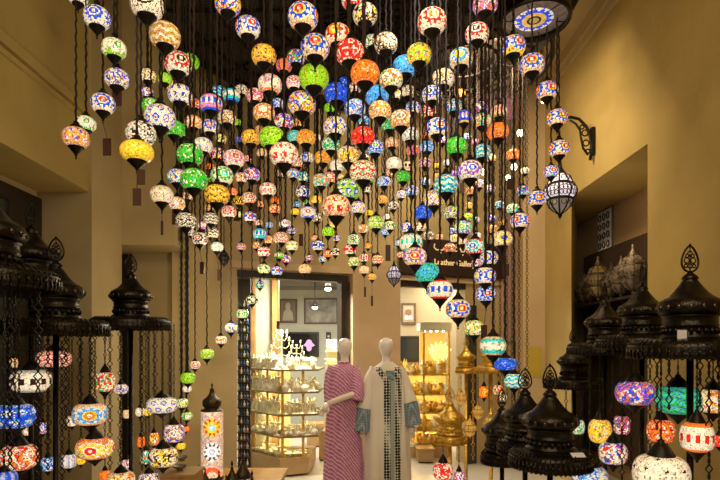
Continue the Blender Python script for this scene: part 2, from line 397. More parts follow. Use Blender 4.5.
CAT = """
78 -3 18 wgk s|97 18 24 wbb m|114 49 22 lwg m|117 79 22 awb x|147 5 30 wkk s|165 36 28 awn z|178 64 25 wrk m|148 76 15 wyk x|165 79 13 lwg c
103 104 22 wbr m|86 124 18 gwg m|76 138 24 apb d|141 134 27 Gwk x|137 152 30 yyy c 21|160 118 28 wbr d|147 93 12 wbr x|151 106 17 gwl s|167 96 9 row c|172 86 11 yyo x|159 92 11 gll c|174 129 19 gll c
228 4 24 ybr x|248 28 23 wbr m|264 56 23 ayk s|190 62 17 lgg e|183 67 16 wbk m|284 66 15 obk e|296 58 17 bgr x
303 17 28 cbr m|315 48 27 cbr m|365 15 23 ywk x|338 36 24 cry m|350 53 27 rwr d|372 42 15 wgk x|386 44 22 wnk x|405 67 23 ssw c|365 74 27 oro c|314 78 28 lly e|391 80 22 owg x|371 59 8 ygl c|352 0 20 rwk m|419 55 23 ygr d
432 22 27 wra m|485 5 23 pvo x|477 34 22 wrk m|461 59 22 csy m|513 47 23 ybr m - 35|532 65 23 cbr m - 0|443 79 21 wyk s|432 95 19 wbk m|429 112 16 orr m|413 108 14 wbs m
437 128 21 wbr m|456 147 21 gly c|482 152 17 tws z|498 132 20 oro c|489 134 9 ror c|464 118 16 byv b|482 121 17 toy x|467 137 9 bws x|475 142 8 pvw c|513 155 13 ooy d
180 95 22 wbk d|211 104 21 pbb b|210 127 16 wbr m|227 118 17 wan x|238 123 9 llg c|203 146 18 wGb d|221 139 11 wyk x|181 131 16 gkl s|190 155 24 ggk d|255 96 16 prw x|270 85 22 owp m|264 113 20 aow m|278 104 12 wbs x|294 83 15 wpr m|302 104 26 yob x|284 122 18 bwr x|299 123 11 aoy x|240 140 8 bws c|251 138 18 ayk s|272 138 24 llg c|295 137 14 tws c|284 155 27 wrr d|234 159 20 wpr m|248 159 9 cpr x|262 153 10 cnk c
337 94 23 bbs c|320 92 9 nnw c|377 96 22 sbb c|355 109 20 bws x|380 111 21 awo d|401 120 21 aon m|408 92 14 cwn x|396 95 11 awn x|335 127 22 ywb x|306 138 18 aoy s|317 138 9 wwc c|331 145 17 wtg x|363 137 22 ror c|389 125 15 gtl d|375 148 17 sbg m|392 143 13 cao x|410 135 17 GwG x|348 156 21 wny x|323 158 16 aoy s|307 158 13 ybw x|344 82 10 bbs c|355 88 12 pwo x|363 121 12 bts x|413 151 13 oby e|426 136 9 oor c
194 180 25 ggt d|177 177 18 tby x|210 167 9 oor c|209 180 7 lly c|222 176 21 wgt m|217 195 23 ayk z|232 192 10 owr c|239 201 11 ykk z|241 178 12 aow x|229 212 14 wrr m|250 217 12 wbr m|260 234 13 tsb b|186 221 19 wkk z|211 219 14 wkn z|212 233 13 wkn z|200 239 15 wkr m|180 205 12 wyG x|276 201 10 oao c|295 212 9 yan c|285 224 11 bwr m - 0|292 231 9 wbo x|281 238 14 wrk z|280 174 9 cnw c|293 174 12 syb x
303 177 12 wtk x|330 178 13 orw m - 0|321 181 16 aot x|340 177 8 cnw c|337 166 14 wsG c|363 172 25 wrg z|348 190 24 lbw d|336 207 27 crr d|316 200 10 yao c|303 192 14 wbk x|308 213 15 bwr m - 0|328 232 12 lgl c|358 208 15 ybw x|369 213 8 ykk c|384 182 13 bws x|403 177 14 glw c|394 164 15 wwc c|382 200 11 aay c|393 206 11 wGk x|412 191 13 sbw x|401 195 10 wvb d|376 223 16 lwy d|390 226 11 wgk m|363 229 11 aoc x|354 240 13 wgk m|387 217 8 wpr c|367 190 8 wkk s|371 181 7 ggl c|423 213 17 bsb c|407 228 12 wba m|411 243 22 wtt b|420 227 12 awk x
434 199 20 wyv x|446 185 23 twb z|470 171 23 wvb m|479 184 11 obw x|451 213 16 vyg x|463 228 17 vtl m|525 171 9 wwG c|523 191 12 brt x|513 209 12 twg x|520 221 18 cbr m - -25|537 199 18 cbr m - 15|502 239 19 cyb m|425 163 12 pvy x|437 166 7 yyo c|437 177 9 aor c|453 174 8 vbw c|447 163 9 Gww c|502 223 7 aoy c|476 220 8 Gbk c
217 247 12 wto e|264 252 12 wrr z|264 269 12 lgw x|260 285 9 tgb x|252 300 11 gkw m|242 314 11 wgg m|277 271 11 sbr m|286 259 10 wrb x|292 246 12 wyg z|231 328 12 swb m - 0|221 340 11 wro b|207 354 13 lly d|305 269 12 cow c|309 258 8 wbr x|318 246 12 wbk m|350 250 12 wrr m|354 262 12 wgy x|368 246 8 aoy c|364 258 10 wrG m|364 270 10 cww c|372 277 9 ayw c
401 255 8 prw x|415 257 22 cvr m - 0|427 273 24 tsg s|440 290 24 wrb b|458 309 23 cbr m - 20|475 247 19 rtb m|477 263 10 vpw x|489 258 17 wby m|485 276 20 wby m - 35|486 294 19 sbr m - 10|474 328 19 wyg x|493 346 24 tcw b|505 364 23 bsb c 14|514 381 18 tws z
195 365 10 wrk m|188 378 14 lly c|187 389 9 wvG c|182 403 12 gly m|187 416 10 lgw m|186 429 7 oro c|181 446 9 yyl c
547 91 20 cbr m - 30|557 118 19 cbr m - 35|559 149 19 cbr m - 40|551 172 14 sbr m - 20|162 195 21 wyv d|171 187 8 ywk c|177 204 16 wpy x
"""
GRP = 'mosaic globe lanterns of the hanging cluster'
random.seed(7)
items = []
for line in CAT.strip().splitlines():
    for e in line.split('|'):
        t = e.split()
        x, y, w = float(t[0]), float(t[1]), round(float(t[2])*(1.08 if float(t[2]) > 9 else 1), 2)
        items.append([x, y, w, t[3], t[4], None if len(t) < 6 or t[5] == '-' else float(t[5]), float(t[6]) if len(t) > 6 else None])
fr_ = random.Random(42); pts = [(e[0], e[1], e[2]) for e in items]; fills = 0; tries = 0
while fills < 62 and tries < 20000:
    tries += 1
    x = fr_.uniform(185, 500); y = fr_.uniform(88, 262)
    if y > 262-.0016*(x-330)**2*.6 or (x < 240 and y > 250): continue
    w = fr_.choice((8, 9, 10, 11, 12)) if y > 200 else fr_.choice((11, 13, 15, 17))
    if any(math.hypot(x-a, (y-b)*1.05) < (w+c)*.37 for a, b, c in pts): continue
    pts.append((x, y, w)); fills += 1
    items.append([x, y, w, fr_.choice(('awr', 'cno', 'wbr', 'aoy', 'cwk', 'wrp', 'swb', 'gly', 'onr', 'tbw', 'cry', 'pvw', 'wkn', 'byr')), fr_.choice('xdxmxzb'), None, None])
hang = []
DEP = []
for i, (x, y, w, cols, pat, h, off) in enumerate(items): DEP.append(chandelier_size(w)*(1+.035*math.sin(i*2.4)))
FIX = {(513, 47): 3.85, (532, 65): 3.78, (547, 91): 4.05, (557, 118): 3.95, (559, 149): 4.05, (551, 172): 4.15, (537, 199): 4.22, (520, 221): 4.25}
for i, e in enumerate(items):
    if (e[0], e[1]) in FIX: DEP[i] = FIX[(e[0], e[1])]
for it in range(60):
    moved = 0
    for i in range(len(items)):
        for j in range(i+1, len(items)):
            a, b = items[i], items[j]
            if abs(a[0]-b[0]) > 45 or abs(a[1]-b[1]) > 60: continue
            pa, pb = P(a[0], a[1], DEP[i]), P(b[0], b[1], DEP[j])
            ra, rb = a[2]*DEP[i]/F/2, b[2]*DEP[j]/F/2
            hd = math.hypot(pa.x-pb.x, pa.y-pb.y); vd = abs(pa.z-pb.z)
            lim = (ra+rb)*1.03 if vd < (ra+rb)*.95 else (max(ra, rb)*.62 if vd < max(ra, rb)*1.7+min(ra, rb) else max(ra, rb)*.1+.012)
            if vd >= (ra+rb)*.95 and (pa.z-pb.z)*(rb-ra) < 0 and vd > (ra+rb)*1.6: 
                lo = ra if pa.z > pb.z else rb; lim = .012
            lo_r = rb if pa.z > pb.z else ra; up_r = ra if pa.z > pb.z else rb
            if vd > (ra+rb)*1.6: lim = up_r*1.03+.012   # cord of the lower one must clear the upper globe
            if hd < lim:
                s_ = .012 if DEP[i] >= DEP[j] else -.012
                if (a[0], a[1]) not in FIX: DEP[i] = min(5.9, max(2.5, DEP[i]*(1+s_)))
                if (b[0], b[1]) not in FIX: DEP[j] = min(5.9, max(2.5, DEP[j]*(1-s_)))
                moved += 1
    if not moved: break
DRUM = Vector(P(534, 22, 4.0))
for i, (x, y, w, cols, pat, h, off) in enumerate(items):
    d = DEP[i]; top = DRUM.z if (x, y) in FIX else None
    r = make_lantern('hanging_lantern', x, y, w, cols, pat, d, h, off, 'hang', top, i)
    hang.append((x, y, w, cols, pat, r))

# labels: look plus a named neighbour
def look(cols, pat, w):
    u = []
    for c in cols:
        if CN[c] not in u: u.append(CN[c])
    size = 'tiny ' if w < 10 else 'small ' if w < 14 else 'large ' if w >= 26 else ''
    if pat in 'ce' and len(u) > 2: u = u[:2]
    return size+(' and '.join(u[:2]) if len(u) > 1 else u[0])+' '+PATW[pat]
def shortlook(cols, pat):
    u = []
    for c in cols[:2]:
        if CN[c] not in u: u.append(CN[c])
    return ' and '.join(u)+' '+PATW[pat]
def direction(dx, dy):
    if abs(dx) > 2*abs(dy): return 'just right of' if dx > 0 else 'just left of'
    if abs(dy) > 2*abs(dx): return 'just below' if dy > 0 else 'just above'
    return ('below' if dy > 0 else 'above')+' and '+('right of' if dx > 0 else 'left of')
def zone(x, y):
    v = 'top' if y < 85 else 'upper' if y < 150 else 'middle' if y < 210 else 'lower'
    return v
def name_set(lst, kind, used=None):
    used = used if used is not None else set()
    for i, (x, y, w, cols, pat, r) in enumerate(lst):
        ns = sorted((math.hypot(x-o[0], y-o[1]), j) for j, o in enumerate(lst) if j != i)[:8]
        done = False
        for _, j in ns:
            o = lst[j]
            lab = f"{look(cols, pat, w)} {kind}, {direction(x-o[0], y-o[1])} the {shortlook(o[3], o[4])} one"
            if len(lab.split()) > 16: lab = f"{look(cols[:1]*3, pat, w)} {kind}, {direction(x-o[0], y-o[1])} the {shortlook(o[3], o[4])} one"
            if len(lab.split()) > 16: lab = f"{look(cols[:1]*3, pat, w)} {kind}, {direction(x-o[0], y-o[1])} the {CN[o[3][0]]} {PATW[o[4]]} one"
            if len(lab.split()) <= 16 and lab not in used:
                done = True; break
        used.add(lab); r['label'] = lab; r['category'] = 'lantern'
    return used
used = name_set(hang, 'globe lantern')
for h in hang: h[5]['group'] = GRP
for h in hang:
    if (h[0], h[1]) == (137, 152): h[5]['label'] = 'wide plain glowing yellow globe lantern hanging in front of the left wall'

# price tags hung under lanterns
for (tx, ty, tw, th) in ((107, 147, 8, 17), (141, 177, 8, 15), (137, 197, 8, 17), (202, 268, 4, 12), (219, 275, 3, 11), (174, 218, 4, 13),
                         (162, 228, 2, 14), (257, 176, 8, 17), (267, 190, 8, 16), (375, 260, 6, 13), (506, 270, 6, 12), (484, 332, 6, 14),
                         (510, 184, 6, 11), (462, 188, 4, 10), (117, 97, 9, 18), (365, 292, 2, 10), (372, 301, 2, 10), (388, 253, 5, 16),
                         (278, 325, 3, 8), (249, 340, 3, 9), (255, 206, 5, 14), (236, 215, 5, 12), (301, 240, 4, 12), (190, 130, 7, 14)):
    best = min((h for h in hang if h[1] < ty-6), key=lambda h: abs(h[0]-tx)*3+(ty-h[1]))
    r = best[5]; c = r.location; k = c.y/F
    if abs(best[0]-tx) > 9 or ty-best[1] > 60: continue
    dz = -(ty-best[1])*k; dx = (tx-best[0])*k; R = best[2]*k/2
    mb = MB().box(dx-tw*k/2, dx+tw*k/2, -.004, .004, dz-th*k/2, dz+th*k/2)
    g = mb.build('price_tag', TAG, r); g['label'] = 'brown tag hanging on a string'
    MB().tube([(0, 0, -R*1.6), (dx, 0, dz+th*k/2)], .002, 4).build('tag_string', CORD, g)

# ------------------------------------------------------------------ drum chandelier at upper right
dr = empty('drum_chandelier', DRUM, 'round dark iron drum with a blue petal glass disc hanging at upper right', 'chandelier')
Rd = .265
MB().lathe([(Rd-.02, 0), (Rd, -.012), (Rd+.01, .0), (Rd+.01, .02), (Rd, .03), (Rd, .13), (Rd+.012, .14), (Rd+.012, .17), (Rd-.02, .17), (Rd-.02, 0)], 48).build('drum_band', IRON, dr, True)
me = MB()
n1, n2 = 64, 14
me.lathe([(Rd*.95*(k/n2)+.0005, .03-.02*(1-(k/n2)**2)) for k in range(n2+1)], n1)
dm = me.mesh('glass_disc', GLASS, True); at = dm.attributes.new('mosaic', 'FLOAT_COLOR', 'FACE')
k_, i_ = np.divmod(np.arange(n1*n2), n1); rr = (k_+.5)/n2; th = (i_+.5)*2*math.pi/n1
cc = np.tile(np.array([.12, .085, .06]), (len(rr), 1))
cc[rr < .56] = (.9, .8, .6); cc[(rr < .5+.05*np.cos(th*14)) & (rr > .28)] = (.02, .08, .85); cc[(rr < .34)] = (.75, .45, .1); cc[rr < .24] = (.03, .02, .02); cc[rr < .12] = (.45, .3, .1)
cc *= .7+.5*np.random.default_rng(1).random((len(cc), 1))
at.data.foreach_set('color', np.concatenate([cc, np.ones((len(cc), 1))], 1).ravel().astype(np.float32))
gd_ = link('glass_disc', dm, dr)
for k in range(6):
    a = k*math.pi/3
    MB().tube([(Rd*math.cos(a), Rd*math.sin(a), 0), (Rd*.62*math.cos(a), Rd*.62*math.sin(a), .006)], .004, 4).build('disc_rib', IRON2, gd_)
for k in range(4):
    a = k*math.pi/2+.4
    MB().tube([(Rd*math.cos(a), Rd*math.sin(a), .17), (.02*math.cos(a), .02*math.sin(a), 4.6-DRUM.z)], .008, 5).build('suspension_chain', IRON2, dr)

# ------------------------------------------------------------------ openwork Moroccan pendants
def openwork(name, px, py, w, d, label, pane, top=None, group=None, metal=None, cap=True):
    # py is the middle of the whole body, w its full width
    metal = metal or IRON2
    R = w*d/F/2; root = empty(name, P(px, py, d), label, 'lantern', group)
    up = [(.30, 1.12), (.52, .95), (.72, .62), (.66, .5)]; mid = [(.70, .42), (.96, .2), (1.0, -.05), (.9, -.3), (.72, -.44)]
    low = [(.76, -.52), (.74, -.7), (.5, -1.05), (.2, -1.3), (.06, -1.4)]
    for nm, pr, mt in (('pane', up, pane), ('pane', mid, pane), ('pane', low, DIMPANE if pane == PANE else pane)):
        MB().lathe([(r*R*.97, z*R) for r, z in pr], 24).build(nm, mt, root, True)
    fr = MB()
    for pr in (up, mid, low):
        for k in range(8):
            a = k*math.pi/4+.35
            fr.tube([(r*R*math.cos(a), r*R*math.sin(a), z*R) for r, z in pr], R*.055, 5)
        fr.torus(pr[0][0]*R, R*.06, (0, 0, pr[0][1]*R), 24, 5); fr.torus(pr[-1][0]*R, R*.06, (0, 0, pr[-1][1]*R), 24, 5)
    fr.lathe([(.38*R, 1.1*R), (.30*R, 1.25*R), (.14*R, 1.5*R), (.1*R, 1.9*R), (.001, 1.95*R)], 12)
    fr.lathe([(.1*R, -1.38*R), (.14*R, -1.5*R), (.05*R, -1.62*R), (.001, -1.75*R)], 10)
    fr.build('frame', metal, root, True)
    lt = MB()
    for k in range(8):                       # scroll lattice: small rings lying on each pane
        for z, rr in ((.05, 1.0), (-.22, .94), (.3, .88), (.75, .66), (-.75, .70)):
            for q in (-1, 0, 1):
                if z in (.75, -.75) and q: continue
                a = (k+.5)*math.pi/4+.35+q*.22; s = .13*R if q else .16*R
                c = Vector((rr*R*math.cos(a), rr*R*math.sin(a), z*R)); t = Vector((-math.sin(a), math.cos(a), 0))
                lt.tube([c+t*s*math.cos(b)+Vector((0, 0, s*math.sin(b))) for b in [i*math.pi/4 for i in range(9)]], R*.028, 3, False)
    lt.build('lattice', metal, root)
    if top is not None:
        L = top-root.location.z-1.9*R
        if L > .02: link('chain', chain_mesh(L), root, (0, 0, 1.9*R))
    return root
# wall bracket and its pendant on the right wall
bp = P(592, 140, 2.47*F/232)
bd = bp.y
br = empty('wall_bracket', bp, 'dark wrought iron scroll bracket on the right wall holding an openwork pendant', 'bracket')
MB().box(-.012, .02, -.03, .03, -.16, .13).build('wall_plate', IRON2, br)
def bpt(px, py): q = P(px, py, bd); return Vector((q.x-bp.x, 0, q.z-bp.z))
outer = [bpt(*p) for p in ((590, 160), (592, 148), (590, 136), (586, 126), (579, 119), (571, 117), (565, 118), (561, 121))]
inner = [bpt(*p) for p in ((588, 155), (583, 148), (581, 138), (580, 130), (576, 124), (570, 120))]
MB().tube(outer, .016, 6).build('scroll_arm', IRON2, br, True); ia_ = MB().tube(inner, .012, 6).build('scroll_arm', IRON2, br, True)
scr = MB()
for (x, y, s) in ((585, 133, 3), (586, 143, 3), (588, 151, 2), (582, 127, 2)):
    scr.torus(s*bd/F, .008, bpt(x, y), 14, 4, 'y')
scr.build('scroll_filling', IRON2, ia_, True)
openwork('openwork_pendant', 560, 192, 32, bd, 'large dark openwork pendant with white lit panes hanging from the wall bracket', PANE, P(561, 121, bd).z)
openwork('openwork_pendant', 394, 275, 15, 4.6, 'small openwork pendant with white panes beside the dark shop sign', PANE, 4.6)
openwork('openwork_pendant', 224, 258, 11, 5.2, 'tiny unlit black openwork pendant low at the left of the cluster', mat('dark_pane', (.05, .045, .04), .4), 4.6)
for i, (x, y, w) in enumerate(((520, 133, 6), (514, 167, 6), (508, 178, 5), (483, 172, 5), (543, 101, 4))):
    d = 5.0+.2*i; c = P(x, y, d)
    b = empty('hanging_bulb', c, ('bare warm bulb hanging alone %s' % ('below the lilac panel at right', 'between the long chains at right, upper', 'between the long chains at right, lower', 'beside the orange and blue lantern', 'by the drum chandelier')[i]), 'light bulb', 'bare bulbs among the chains')
    MB().ball((0, 0, 0), w*d/F/2, 10, 1.2).build('bulb', BULB, b, True)
    MB().tube([(0, 0, w*d/F/2), (0, 0, roof(c.x, c.y)-c.z)], .004, 4).build('cord', CORD, b)

# long decorative chains at left and right
for i, (x, d, y1) in enumerate(((181, 5.0, 372), (186, 5.1, 352), (512, 5.2, 420), (519, 5.0, 410), (507, 5.4, 400), (494, 5.5, 330), (527, 5.3, 400), (500, 5.2, 420))):
    top = 4.59; q = P(x, y1, d)
    if q.x**2+(d-4.6)**2 > 3.35: top = CZ
    m = MB(); L = top-q.z; z = 0; k = 0
    while z < L:
        m.tube([(0, 0, z), (.012*(-1)**k, .006, z+.03), (0, 0, z+.06)], .0035, 4, False); m.tube([(0, 0, z), (-.012*(-1)**k, -.006, z+.03), (0, 0, z+.06)], .0035, 4, False); z += .06; k += 1
    o = m.build('hanging_chain', IRON2, None, True); o.location = q
    tag(o, ('long dark chain hanging down to the left wall shelves, ' + ('outer', 'inner')[i] + ' of two') if i < 2 else 'long dark link chain among those hanging in front of the right back wall', 'chain', 'long bare chains' if i < 2 else 'long bare chains at right')

# ------------------------------------------------------------------ carousel stands
def leaf_finial(s, c):
    m = MB(); o = []
    for k in range(29):
        t = k/28*2*math.pi; z = -math.cos(t); r = abs(math.sin(t))**1.05*(1-.3*z)
        o.append((c[0]+.60*s*math.copysign(r, math.sin(t)), 0, c[2]+s*(z*.9+.9)))
    m.tube(o, s*.075, 5, False)
    for (x, z, q) in ((-.24, .8, .19), (.24, .8, .19), (0, 1.28, .17), (0, .42, .16), (-.3, .42, .12), (.3, .42, .12), (-.2, 1.12, .12), (.2, 1.12, .12)):
        m.torus(q*s, s*.05, (c[0]+x*s, 0, c[2]+z*s), 12, 4, 'y')
    m.tube([(c[0], 0, c[2]), (c[0], 0, c[2]+1.9*s)], s*.035, 4)
    m.ball((c[0], 0, c[2]+1.88*s), s*.09)
    return m
def carousel(name, px, d, ztop, label, sc=1.0, ringR=.28, metal=IRON, zbase=0, turn=0, cat='lantern stand', polex=None):
    c = P(px, HY, d); root = empty(name, (c.x, d, zbase), label, cat, 'black lantern carousel stands' if metal is IRON else 'gold lantern stands')
    zr = ztop-zbase-.56*sc          # ring bottom
    q = lambda pr: [(r*sc, zr+z*sc) for r, z in pr]
    MB().lathe([(.001, zr+.1*sc), (.016, zr+.1*sc), (.016, .06), (.03, .05), (.05, .03), (.17*sc, .02), (.18*sc, .0), (.001, 0)], 16).build('pole', metal, root, True)
    rp = [(.11*sc, .10*sc), (ringR*.5, .092*sc), (ringR*.84, .082*sc), (ringR*.96, .072*sc), (ringR, .055*sc), (ringR*.985, .035*sc), (ringR, .02*sc), (ringR, -.005), (ringR*.96, -.005), (ringR*.95, .03*sc), (.02, .045*sc)]
    rg = MB().lathe([(r, zr+z) for r, z in rp], 48)
    nb = 56
    for k in range(nb):
        a = 2*math.pi*k/nb; x, y = math.cos(a), math.sin(a)
        rg.tube([(x*ringR*.88, y*ringR*.88, zr+.086*sc), (x*ringR*1.0, y*ringR*1.0, zr+.063*sc)], .004*sc, 4)
        rg.tube([(x*ringR*1.008, y*ringR*1.008, zr+.05*sc), (x*ringR*1.008, y*ringR*1.008, zr+.0*sc)], .0035*sc, 4)
        rg.ball((x*ringR*1.0, y*ringR*1.0, zr-.003*sc), .008*sc, 5)
    nf = len(rg.f)
    for k in range(44):
        a = 2*math.pi*k/44; rg.ball((ringR*1.005*math.cos(a), ringR*1.005*math.sin(a), zr+.03*sc), .0065*sc, 5)
    ro = rg.build('ring_canopy', metal, root, True)
    ro.data.materials.append(metal if metal is GOLD else HIGHLIGHT); ro.data.polygons.foreach_set('material_index', [0]*nf+[1]*(len(rg.f)-nf))
    dr = MB().lathe(q([(.128, .09), (.135, .1), (.12, .108), (.12, .15), (.128, .156), (.12, .162), (.12, .198), (.13, .205), (.118, .21)]), 32)
    for k in range(24):
        a = 2*math.pi*k/24; dr.ball((.121*sc*math.cos(a), .121*sc*math.sin(a), zr+.13*sc), .012*sc, 6, 1.3)
    dr.build('drum', metal, root, True)
    dm = MB().lathe(q([(.118, .205), (.134, .211), (.146, .226), (.15, .243), (.148, .26), (.138, .277), (.12, .29), (.098, .303), (.078, .322), (.06, .345), (.043, .37), (.032, .385), (.039, .392), (.031, .405), (.014, .42), (.008, .43), (.001, .435)]), 32)
    st = MB()
    for k in range(18):
        a = 2*math.pi*k/18
        dm.torus(.011*sc, .0035*sc, (0, 0, 0), 8, 4, 'y') if False else None
        x, y = math.cos(a), math.sin(a)
        st.ball((.1465*sc*x, .1465*sc*y, zr+.244*sc), .011*sc, 6, 1.5)
        st.tube([(x*.136*sc, y*.136*sc, zr+.274*sc), (x*.094*sc, y*.094*sc, zr+.30*sc), (x*.053*sc, y*.053*sc, zr+.345*sc)], .0022*sc, 4)
    nf = len(dm.f); dm.add(st.v, st.f); do = dm.build('dome', metal, root, True)
    do.data.materials.append(metal if metal is GOLD else HIGHLIGHT)
    do.data.polygons.foreach_set('material_index', [0]*nf+[1]*(len(dm.f)-nf))
    lf = leaf_finial(.072*sc, (0, 0, zr+.425*sc)).build('leaf_finial', metal, root, True); lf.rotation_euler.z = turn
    return root, zr+zbase
A, Az = carousel('carousel_stand', 56, 3.0, 2.27, 'black carousel lantern stand at left with the round openwork leaf finial')
B, Bz = carousel('carousel_stand', 131, 3.9, 2.33, 'black carousel lantern stand before the pale left alcove, right of its neighbours', turn=.9)
C2, _ = carousel('carousel_stand', 31, 3.5, 2.6, 'bronze-tinged carousel stand whose dome rises before the dark left door', 1.1, .26, turn=1.5)
C1, _ = carousel('carousel_stand', -12, 2.3, 2.46, 'black carousel stand cut off by the left edge of the picture')
D, Dz = carousel('carousel_stand', 690, 2.6, 2.15, 'nearest black carousel stand at right with an upright pierced leaf finial', turn=.1)
E, Ez = carousel('carousel_stand', 642, 3.45, 2.19, 'black carousel stand second from the right edge, its finial seen edge on', turn=1.35)
Fs, Fz = carousel('carousel_stand', 605, 4.1, 2.14, 'black carousel stand in front of the shelf alcove', turn=.8)
G, Gz = carousel('carousel_stand', 574, 4.7, 1.80, 'small dark carousel stand below the alcove shelf', .95, .26, turn=.2)
Hs, Hz = carousel('low_carousel_stand', 550, 2.9, 1.54, 'low black domed stand with the white price card, front of the right group', 1.0, .22, turn=.3)
I1, _ = carousel('low_carousel_stand', 525, 3.3, 1.50, 'low black domed stand just left of the one with a white card', .95, .17, turn=.1)
J1, _ = carousel('low_carousel_stand', 502, 3.78, 1.33, 'lowest black domed stand, leftmost of the low stands at right', .95, .15, turn=.6)
o = tag(MB().box(-.036, .036, -.018, .018, -.001, .001).build('price_card', PAPER), 'white price card lying on the low black domed stand', 'price card')
o.location = (Hs.location.x+.085, 2.9-.17, Hz+.092); o.rotation_euler = (.5, 0, .1)
o = tag(MB().box(-.022, .022, -.002, .002, 0, .044).build('price_card', PAPER), 'small white price card tucked on the nearest black stand at right', 'price card')
o.location = (D.location.x-.105, 2.6-.105, Dz+.088)
# gold stands
G1, _ = carousel('gold_lantern_stand', 450, 4.5, 1.28, 'gold pierced lantern stand in front of the golden shelves', .85, .135, GOLD)
G2, _ = carousel('gold_lantern_stand', 491, 4.7, 1.75, 'taller gold lantern stand beside the blue crackled lantern', .62, .14, GOLD)
G3, _ = carousel('gold_lantern_stand', 466, 5.0, 1.72, 'slim gold stand with a round tray near the brown panel', .6, .10, GOLD)

GP = mat('gold_lit_pane', (.6, .4, .1), .4, emit=(1, .6, .15), es=.5)
for px, py, w, d, top, lab in ((478, 412, 11, 4.65, 1.41, 'small gold pierced censer hanging left under the taller gold stand'), (489, 424, 12, 4.60, 1.41, 'gold pierced censer hanging low under the taller gold stand'),
                               (470, 428, 13, 4.97, 1.37, 'gold pierced censer hanging low under the slim gold stand'), (461, 398, 11, 4.98, 1.37, 'gold pierced censer hanging high under the slim gold stand')):
    openwork('gold_censer', px, py, w, d, lab, GP, top, None, GOLD)
# lanterns on the stands : x y w h cols pat d stand-ring
STL = [(31, 381, 37, 23, 'wGk', 'b', 2.8, 1.73), (54, 359, 32, 17, 'wrr', 'z', 3.25, 1.73), (15, 416, 38, 24, 'bsb', 'd', 2.5, 1.73), (19, 457, 35, 25, 'wro', 'x', 2.42, 1.73),
       (90, 414, 33, 22, 'cso', 'm', 2.95, 1.73), (95, 448, 36, 21, 'oyr', 'm', 2.72, 1.73), (105, 382, 20, 20, 'wrg', 'x', 3.7, 1.78), (48, 464, 13, 14, 'sbw', 'x', 3.9, 1.73),
       (69, 461, 15, 14, 'wbs', 'e', 3.7, 1.73), (81, 459, 9, 11, 'yyl', 'c', 4.2, 1.73), (4, 479, 24, 16, 'bws', 'e', 2.15, 1.73), (27, 431, 9, 9, 'wcn', 'x', 4.2, 1.73), (43, 428, 7, 12, 'pwb', 'x', 4.3, 1.73),
       (72, 421, 10, 11, 'cwn', 'x', 4.0, 1.73), (14, 363, 8, 10, 'ccn', 'c', 4.1, 1.73), (162, 405, 30, 16, 'wby', 'd', 3.75, 1.78), (174, 433, 21, 18, 'wbo', 'x', 4.0, 1.78),
       (163, 457, 29, 19, 'wyk', 'x', 3.5, 1.78), (154, 439, 10, 13, 'oyr', 'x', 4.4, 1.78), (141, 442, 8, 11, 'oro', 'c', 4.5, 1.78), (146, 457, 11, 14, 'rgt', 'x', 4.3, 1.78),
       (149, 479, 20, 13, 'wvk', 'x', 3.8, 1.78), (121, 480, 27, 17, 'woy', 'x', 3.4, 1.78), (105, 476, 11, 12, 'oor', 'c', 4.0, 1.73), (121, 389, 14, 10, 'wvb', 's', 4.25, 1.78),
       (127, 414, 8, 9, 'cwn', 'c', 4.35, 1.78), (140, 412, 9, 9, 'wwG', 'c', 4.4, 1.78), (148, 412, 7, 8, 'yyo', 'c', 4.6, 1.78), (127, 465, 10, 12, 'wpk', 'x', 4.1, 1.78),
       (635, 393, 37, 24, 'bvo', 'x', 3.3, 1.64), (678, 400, 42, 28, 'gtb', 'z', 2.7, 1.6), (713, 401, 32, 24, 'oyw', 'x', 2.9, 1.6), (661, 431, 26, 24, 'oro', 'd', 3.4, 1.64),
       (622, 425, 17, 19, 'rvn', 'x', 4.0, 1.64), (600, 431, 22, 24, 'yao', 'd', 3.8, 1.6), (578, 427, 13, 15, 'wgt', 'x', 4.5, 1.25), (697, 437, 31, 30, 'wor', 'b', 2.45, 1.6),
       (613, 453, 27, 22, 'bwr', 'x', 3.5, 1.6), (661, 474, 52, 38, 'wwk', 'd', 2.36, 1.6), (719, 441, 12, 12, 'ror', 'c', 2.6, 1.6), (590, 477, 34, 22, 'bsw', 'x', 3.1, 1.25),
       (443, 471, 20, 18, 'wrr', 'x', 4.45, .73), (459, 478, 12, 14, 'rwv', 'x', 4.5, .73), (484, 392, 10, 12, 'oyr', 's', 4.6, 1.2), (498, 390, 10, 10, 'wry', 'x', 4.7, 1.2), (503, 398, 8, 8, 'wyo', 'd', 4.75, 1.2),
       (482, 392, 1, 1, '', '', 0, 0)]
RINGS = [(o.location.x, o.location.y, r_, z_+.04) for o, r_, z_ in ((A, .27, Az), (B, .27, Bz), (C2, .25, 2.0), (C1, .27, 1.92), (D, .27, Dz), (E, .27, Ez), (Fs, .27, Fz), (G, .25, Gz), (G1, .13, .79), (G2, .13, 1.39), (G3, .09, 1.37))]
def snap(x, y, w, d):
    best = None
    for k in range(-60, 61):
        dd = d+k*.03
        if dd < 1.6 or dd > 5.2: continue
        for (sx, sy, r_, z_) in RINGS:
            if z_ < P(x, y, dd).z+w*dd/F: continue
            g = math.hypot((x-360)/F*dd-sx, dd-sy); e = max(0, g-r_)*12+max(0, .05+w*dd/F/2-g)*3+abs(k)*.03
            if best is None or e < best[0]: best = (e, dd, z_)
    return best[1:]
sl = []
for i, (x, y, w, h, cols, pat, d, top) in enumerate(STL):
    if w < 2: continue
    d, top = snap(x, y, w, d)
    r = make_lantern('stand_lantern', x, y, w, cols, pat, d, h, None, 'stand', top, 500+i)
    sl.append((x, y, w, cols, pat, r)); r['group'] = 'mosaic lanterns chained to the carousel stands'
name_set(sl, 'stand lantern', used)
